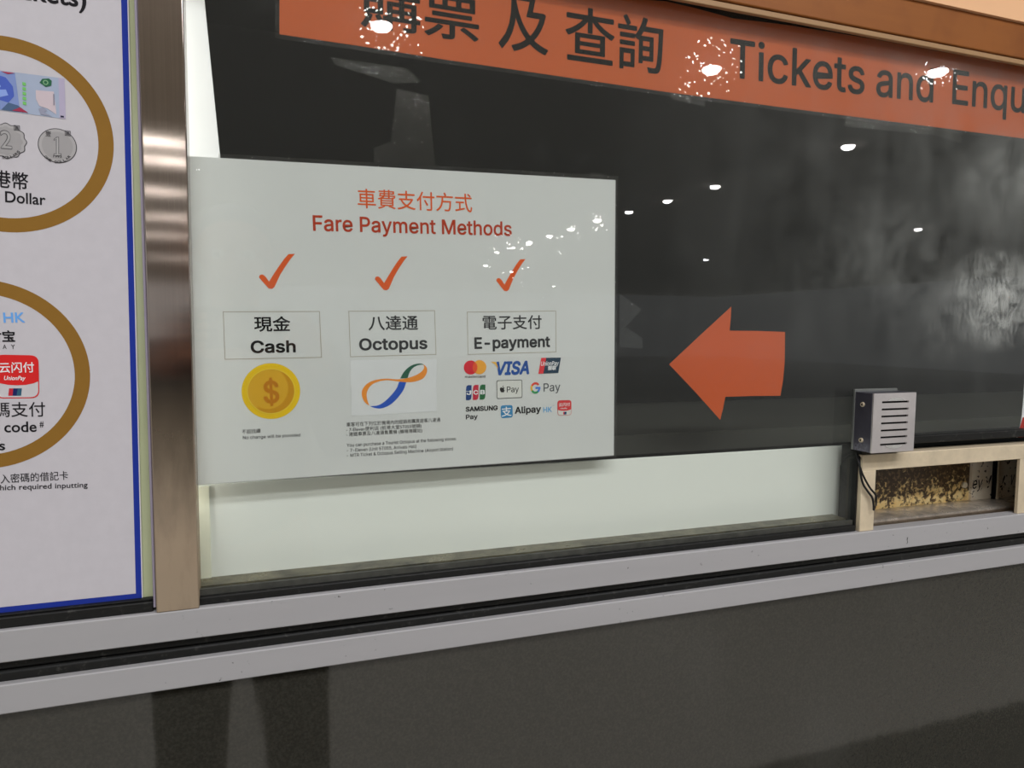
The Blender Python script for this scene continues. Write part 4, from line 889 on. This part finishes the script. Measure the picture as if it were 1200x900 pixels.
for i, (px, py) in enumerate(spots+near+post_row):
    p = mirror_spot(px, py, HC)
    if proto is None:
        proto = empty('ceiling_downlight', p, LAB, 'ceiling light', 'ceiling downlights')
        s = MB(); N = 28
        for k in range(N):
            a, b = 2*math.pi*k/N, 2*math.pi*(k+1)/N
            for (r0, z0, r1, z1) in ((.075, -.003, .095, -.006), (.095, -.006, .10, 0)):
                s.face([p+Vector((r*math.cos(t), r*math.sin(t), z)) for r, z, t in ((r0, z0, a), (r1, z1, a), (r1, z1, b), (r0, z0, b))], M_rim_l, True)
        s.build('trim_ring', proto)
        s = MB(); dome = [(.075*math.cos(q), -.003-.045*math.sin(q)) for q in [math.pi/2*k/6 for k in range(7)]]
        for (r0, z0), (r1, z1) in zip(dome, dome[1:]):
            for k in range(N):
                a, b = 2*math.pi*k/N, 2*math.pi*(k+1)/N
                q = [p+Vector((r*math.cos(t), r*math.sin(t), z)) for r, z, t in ((r0, z0, b), (r0, z0, a), (r1, z1, a), (r1, z1, b))]
                s.face(q if r1 > 1e-6 else q[:3], M_em, True)
        s.build('lens', proto)
    else:
        c = proto.copy(); col.objects.link(c); c.location = p
        if i >= len(spots+near): c['label'] = LAB2; c['group'] = 'ceiling downlights mirrored on the post'
        for ch in proto.children:
            d = ch.copy(); col.objects.link(d); d.parent = c
# ------------------------------------------------------------------ the person who stands at the window, mirrored in the counter
def skin_mesh(name, nodes, edges, mat, parent, sub=2, root=0):
    me = bpy.data.meshes.new(name); me.from_pydata([n[0] for n in nodes], edges, [])
    o = bpy.data.objects.new(name, me); col.objects.link(o)
    sk = o.modifiers.new('skin', 'SKIN'); sk.use_smooth_shade = True
    for v, n in zip(me.skin_vertices[0].data, nodes): v.radius = n[1] if isinstance(n[1], tuple) else (n[1], n[1])
    me.skin_vertices[0].data[root].use_root = True
    sb_ = o.modifiers.new('sub', 'SUBSURF'); sb_.levels = sub; sb_.render_levels = sub
    m2 = bpy.data.meshes.new_from_object(o.evaluated_get(bpy.context.evaluated_depsgraph_get())); bpy.data.objects.remove(o)
    m2.name = name; m2.materials.clear(); m2.materials.append(mat)
    for f in m2.polygons: f.use_smooth = True
    o = bpy.data.objects.new(name, m2); col.objects.link(o); o.parent = parent; return o
bxp, byp = -.045, -1.03
person = empty('person', (bxp, byp, 0), 'person in black jacket and dark trousers facing the window, dimly mirrored in the counter', 'person')
def chain(N, E, start, pts):
    k = start
    for p in pts: N.append(p); E.append((k, len(N)-1)); k = len(N)-1
    return k
SKIN = simple('skin', (176, 128, 102), .55, .3, 0, .08, 30); DARK = simple('dark_trouser_cloth', (30, 30, 33), .9, .1, 0, .2, 90); JACK = simple('black_jacket_cloth', (34, 34, 38), .85, .15, 0, .2, 60)
HAIR = simple('black_hair', (26, 22, 20), .5, .3); SHOE = simple('black_shoe', (30, 29, 29), .35, .4)
N = [((0, 0, .95), (.145, .10))]; E = []
ch_ = chain(N, E, 0, [((0, 0, 1.10), (.135, .095)), ((0, -.005, 1.27), (.155, .105)), ((0, -.01, 1.38), (.12, .085))])
hd = chain(N, E, ch_, [((0, .0, 1.46), .054), ((0, .018, 1.52), .056), ((0, .035, 1.565), (.066, .080)), ((0, .03, 1.63), (.074, .092)), ((0, .02, 1.69), (.060, .075))])
chain(N, E, hd-2, [((0, .118, 1.572), .012)])                       # nose and chin grow out of the face
chain(N, E, hd-2, [((0, .09, 1.515), .022)])
for sx in (-1, 1):
    chain(N, E, hd-1, [((sx*.082, .02, 1.60), (.008, .02))])
    wr = chain(N, E, ch_, [((sx*.17, -.01, 1.365), .058), ((sx*.235, .03, 1.17), .044), ((sx*.19, .20, 1.29), .036), ((sx*.125+.03, .302, 1.405), .026)])
    pm = chain(N, E, wr, [((sx*.112+.03, .318, 1.43), (.030, .016))])
    for k in range(4):                                              # four fingers bent round the far side of the phone
        z0 = 1.418+.017*k; ln = (.80, .95, 1., .9)[k]
        chain(N, E, pm, [((sx*.100+.03, .340, z0), .0095), ((sx*(.093-.006*ln)+.03, .362, z0+.002), .0085), ((sx*(.088-.024*ln)+.03, .368, z0+.003), .0075)])
    chain(N, E, pm, [((sx*.098+.03, .312, 1.425), .011), ((sx*.078+.03, .322, 1.440), .0095)])
    chain(N, E, 0, [((sx*.095, 0, .86), .088), ((sx*.112, .012, .49), .058), ((sx*.122, -.01, .10), .040), ((sx*.13, .10, .035), (.042, .028))])
body = skin_mesh('body', N, E, SKIN, person)
N = [((0, 0, .985), (.158, .118))]; E = []
for sx in (-1, 1): chain(N, E, 0, [((sx*.098, 0, .86), .104), ((sx*.114, .010, .49), .080), ((sx*.122, -.006, .10), .070)])
skin_mesh('trousers', N, E, DARK, person)
N = [((0, 0, .93), (.170, .128))]; E = []
ch_ = chain(N, E, 0, [((0, 0, 1.10), (.156, .116)), ((0, -.005, 1.27), (.174, .124)), ((0, -.01, 1.39), (.13, .098)), ((0, -.002, 1.445), (.068, .066))])
for sx in (-1, 1): chain(N, E, ch_-1, [((sx*.175, -.01, 1.37), .072), ((sx*.237, .03, 1.17), .060), ((sx*.192, .195, 1.285), .050), ((sx*.137+.028, .285, 1.385), .040)])
skin_mesh('jacket', N, E, JACK, person)
N = [((0, -.012, 1.62), (.082, .088))]; E = []
chain(N, E, 0, [((0, .0, 1.69), (.074, .090)), ((0, .012, 1.725), (.05, .065))]); skin_mesh('hair', N, E, HAIR, person)
for sx in (-1, 1):
    N = [((sx*.122, -.05, .045), (.046, .044))]; E = []
    chain(N, E, 0, [((sx*.125, .04, .042), (.048, .040)), ((sx*.13, .13, .032), (.046, .030))]); skin_mesh('shoe', N, E, SHOE, person)
for sx in (-1, 1):
    s = MB()
    for r, m, dy in ((.0125, simple('eye_white', (220, 216, 210), .3, .4), 0), (.0062, simple('dark_iris', (40, 28, 22), .2, .5), .0095)):
        bmesh.ops.create_uvsphere(s.bm, u_segments=14, v_segments=10, radius=r, matrix=Matrix.Translation((bxp+sx*.03, byp+.098+dy, 1.603)))
        i = s.mi(m)
        for f in s.bm.faces:
            if f.material_index == 0 and not f.tag: f.material_index = i; f.tag = True; f.smooth = True
    s.build('eye', person)
s = MB(); ctr = Vector((0, -D, ZC)) - Vector(ax[2])*0
fw = Vector((XD[2], ND[2], -ZD[2])); rt = Vector((XD[0], ND[0], -ZD[0])); up_ = -Vector((XD[1], ND[1], -ZD[1]))
def pb(cx, w_, h_, d0, d1, m, bev, z=0):
    c0 = Vector((0, -D, ZC)); vs0 = len(s.bm.verts)
    s.box(-w_/2, w_/2, 0, 1, -h_/2, h_/2, m, 0)
    s.bm.verts.ensure_lookup_table()
    for v in s.bm.verts[vs0:]: v.co = c0 + rt*(cx+v.co.x) + up_*(z+v.co.z) + fw*(d0+(d1-d0)*v.co.y)
phone_m = simple('phone_black', (24, 24, 26), .15, .5)
pb(-.055+.03, .158, .074, -.020, -.012, phone_m, 0); pb(.0, .034, .06, -.012, -.010, phone_m, 0)
ph = s.build('smartphone', loc=(0, -D, ZC-.04)); tag(ph, 'black phone held up in both hands by the person at the window', 'phone')
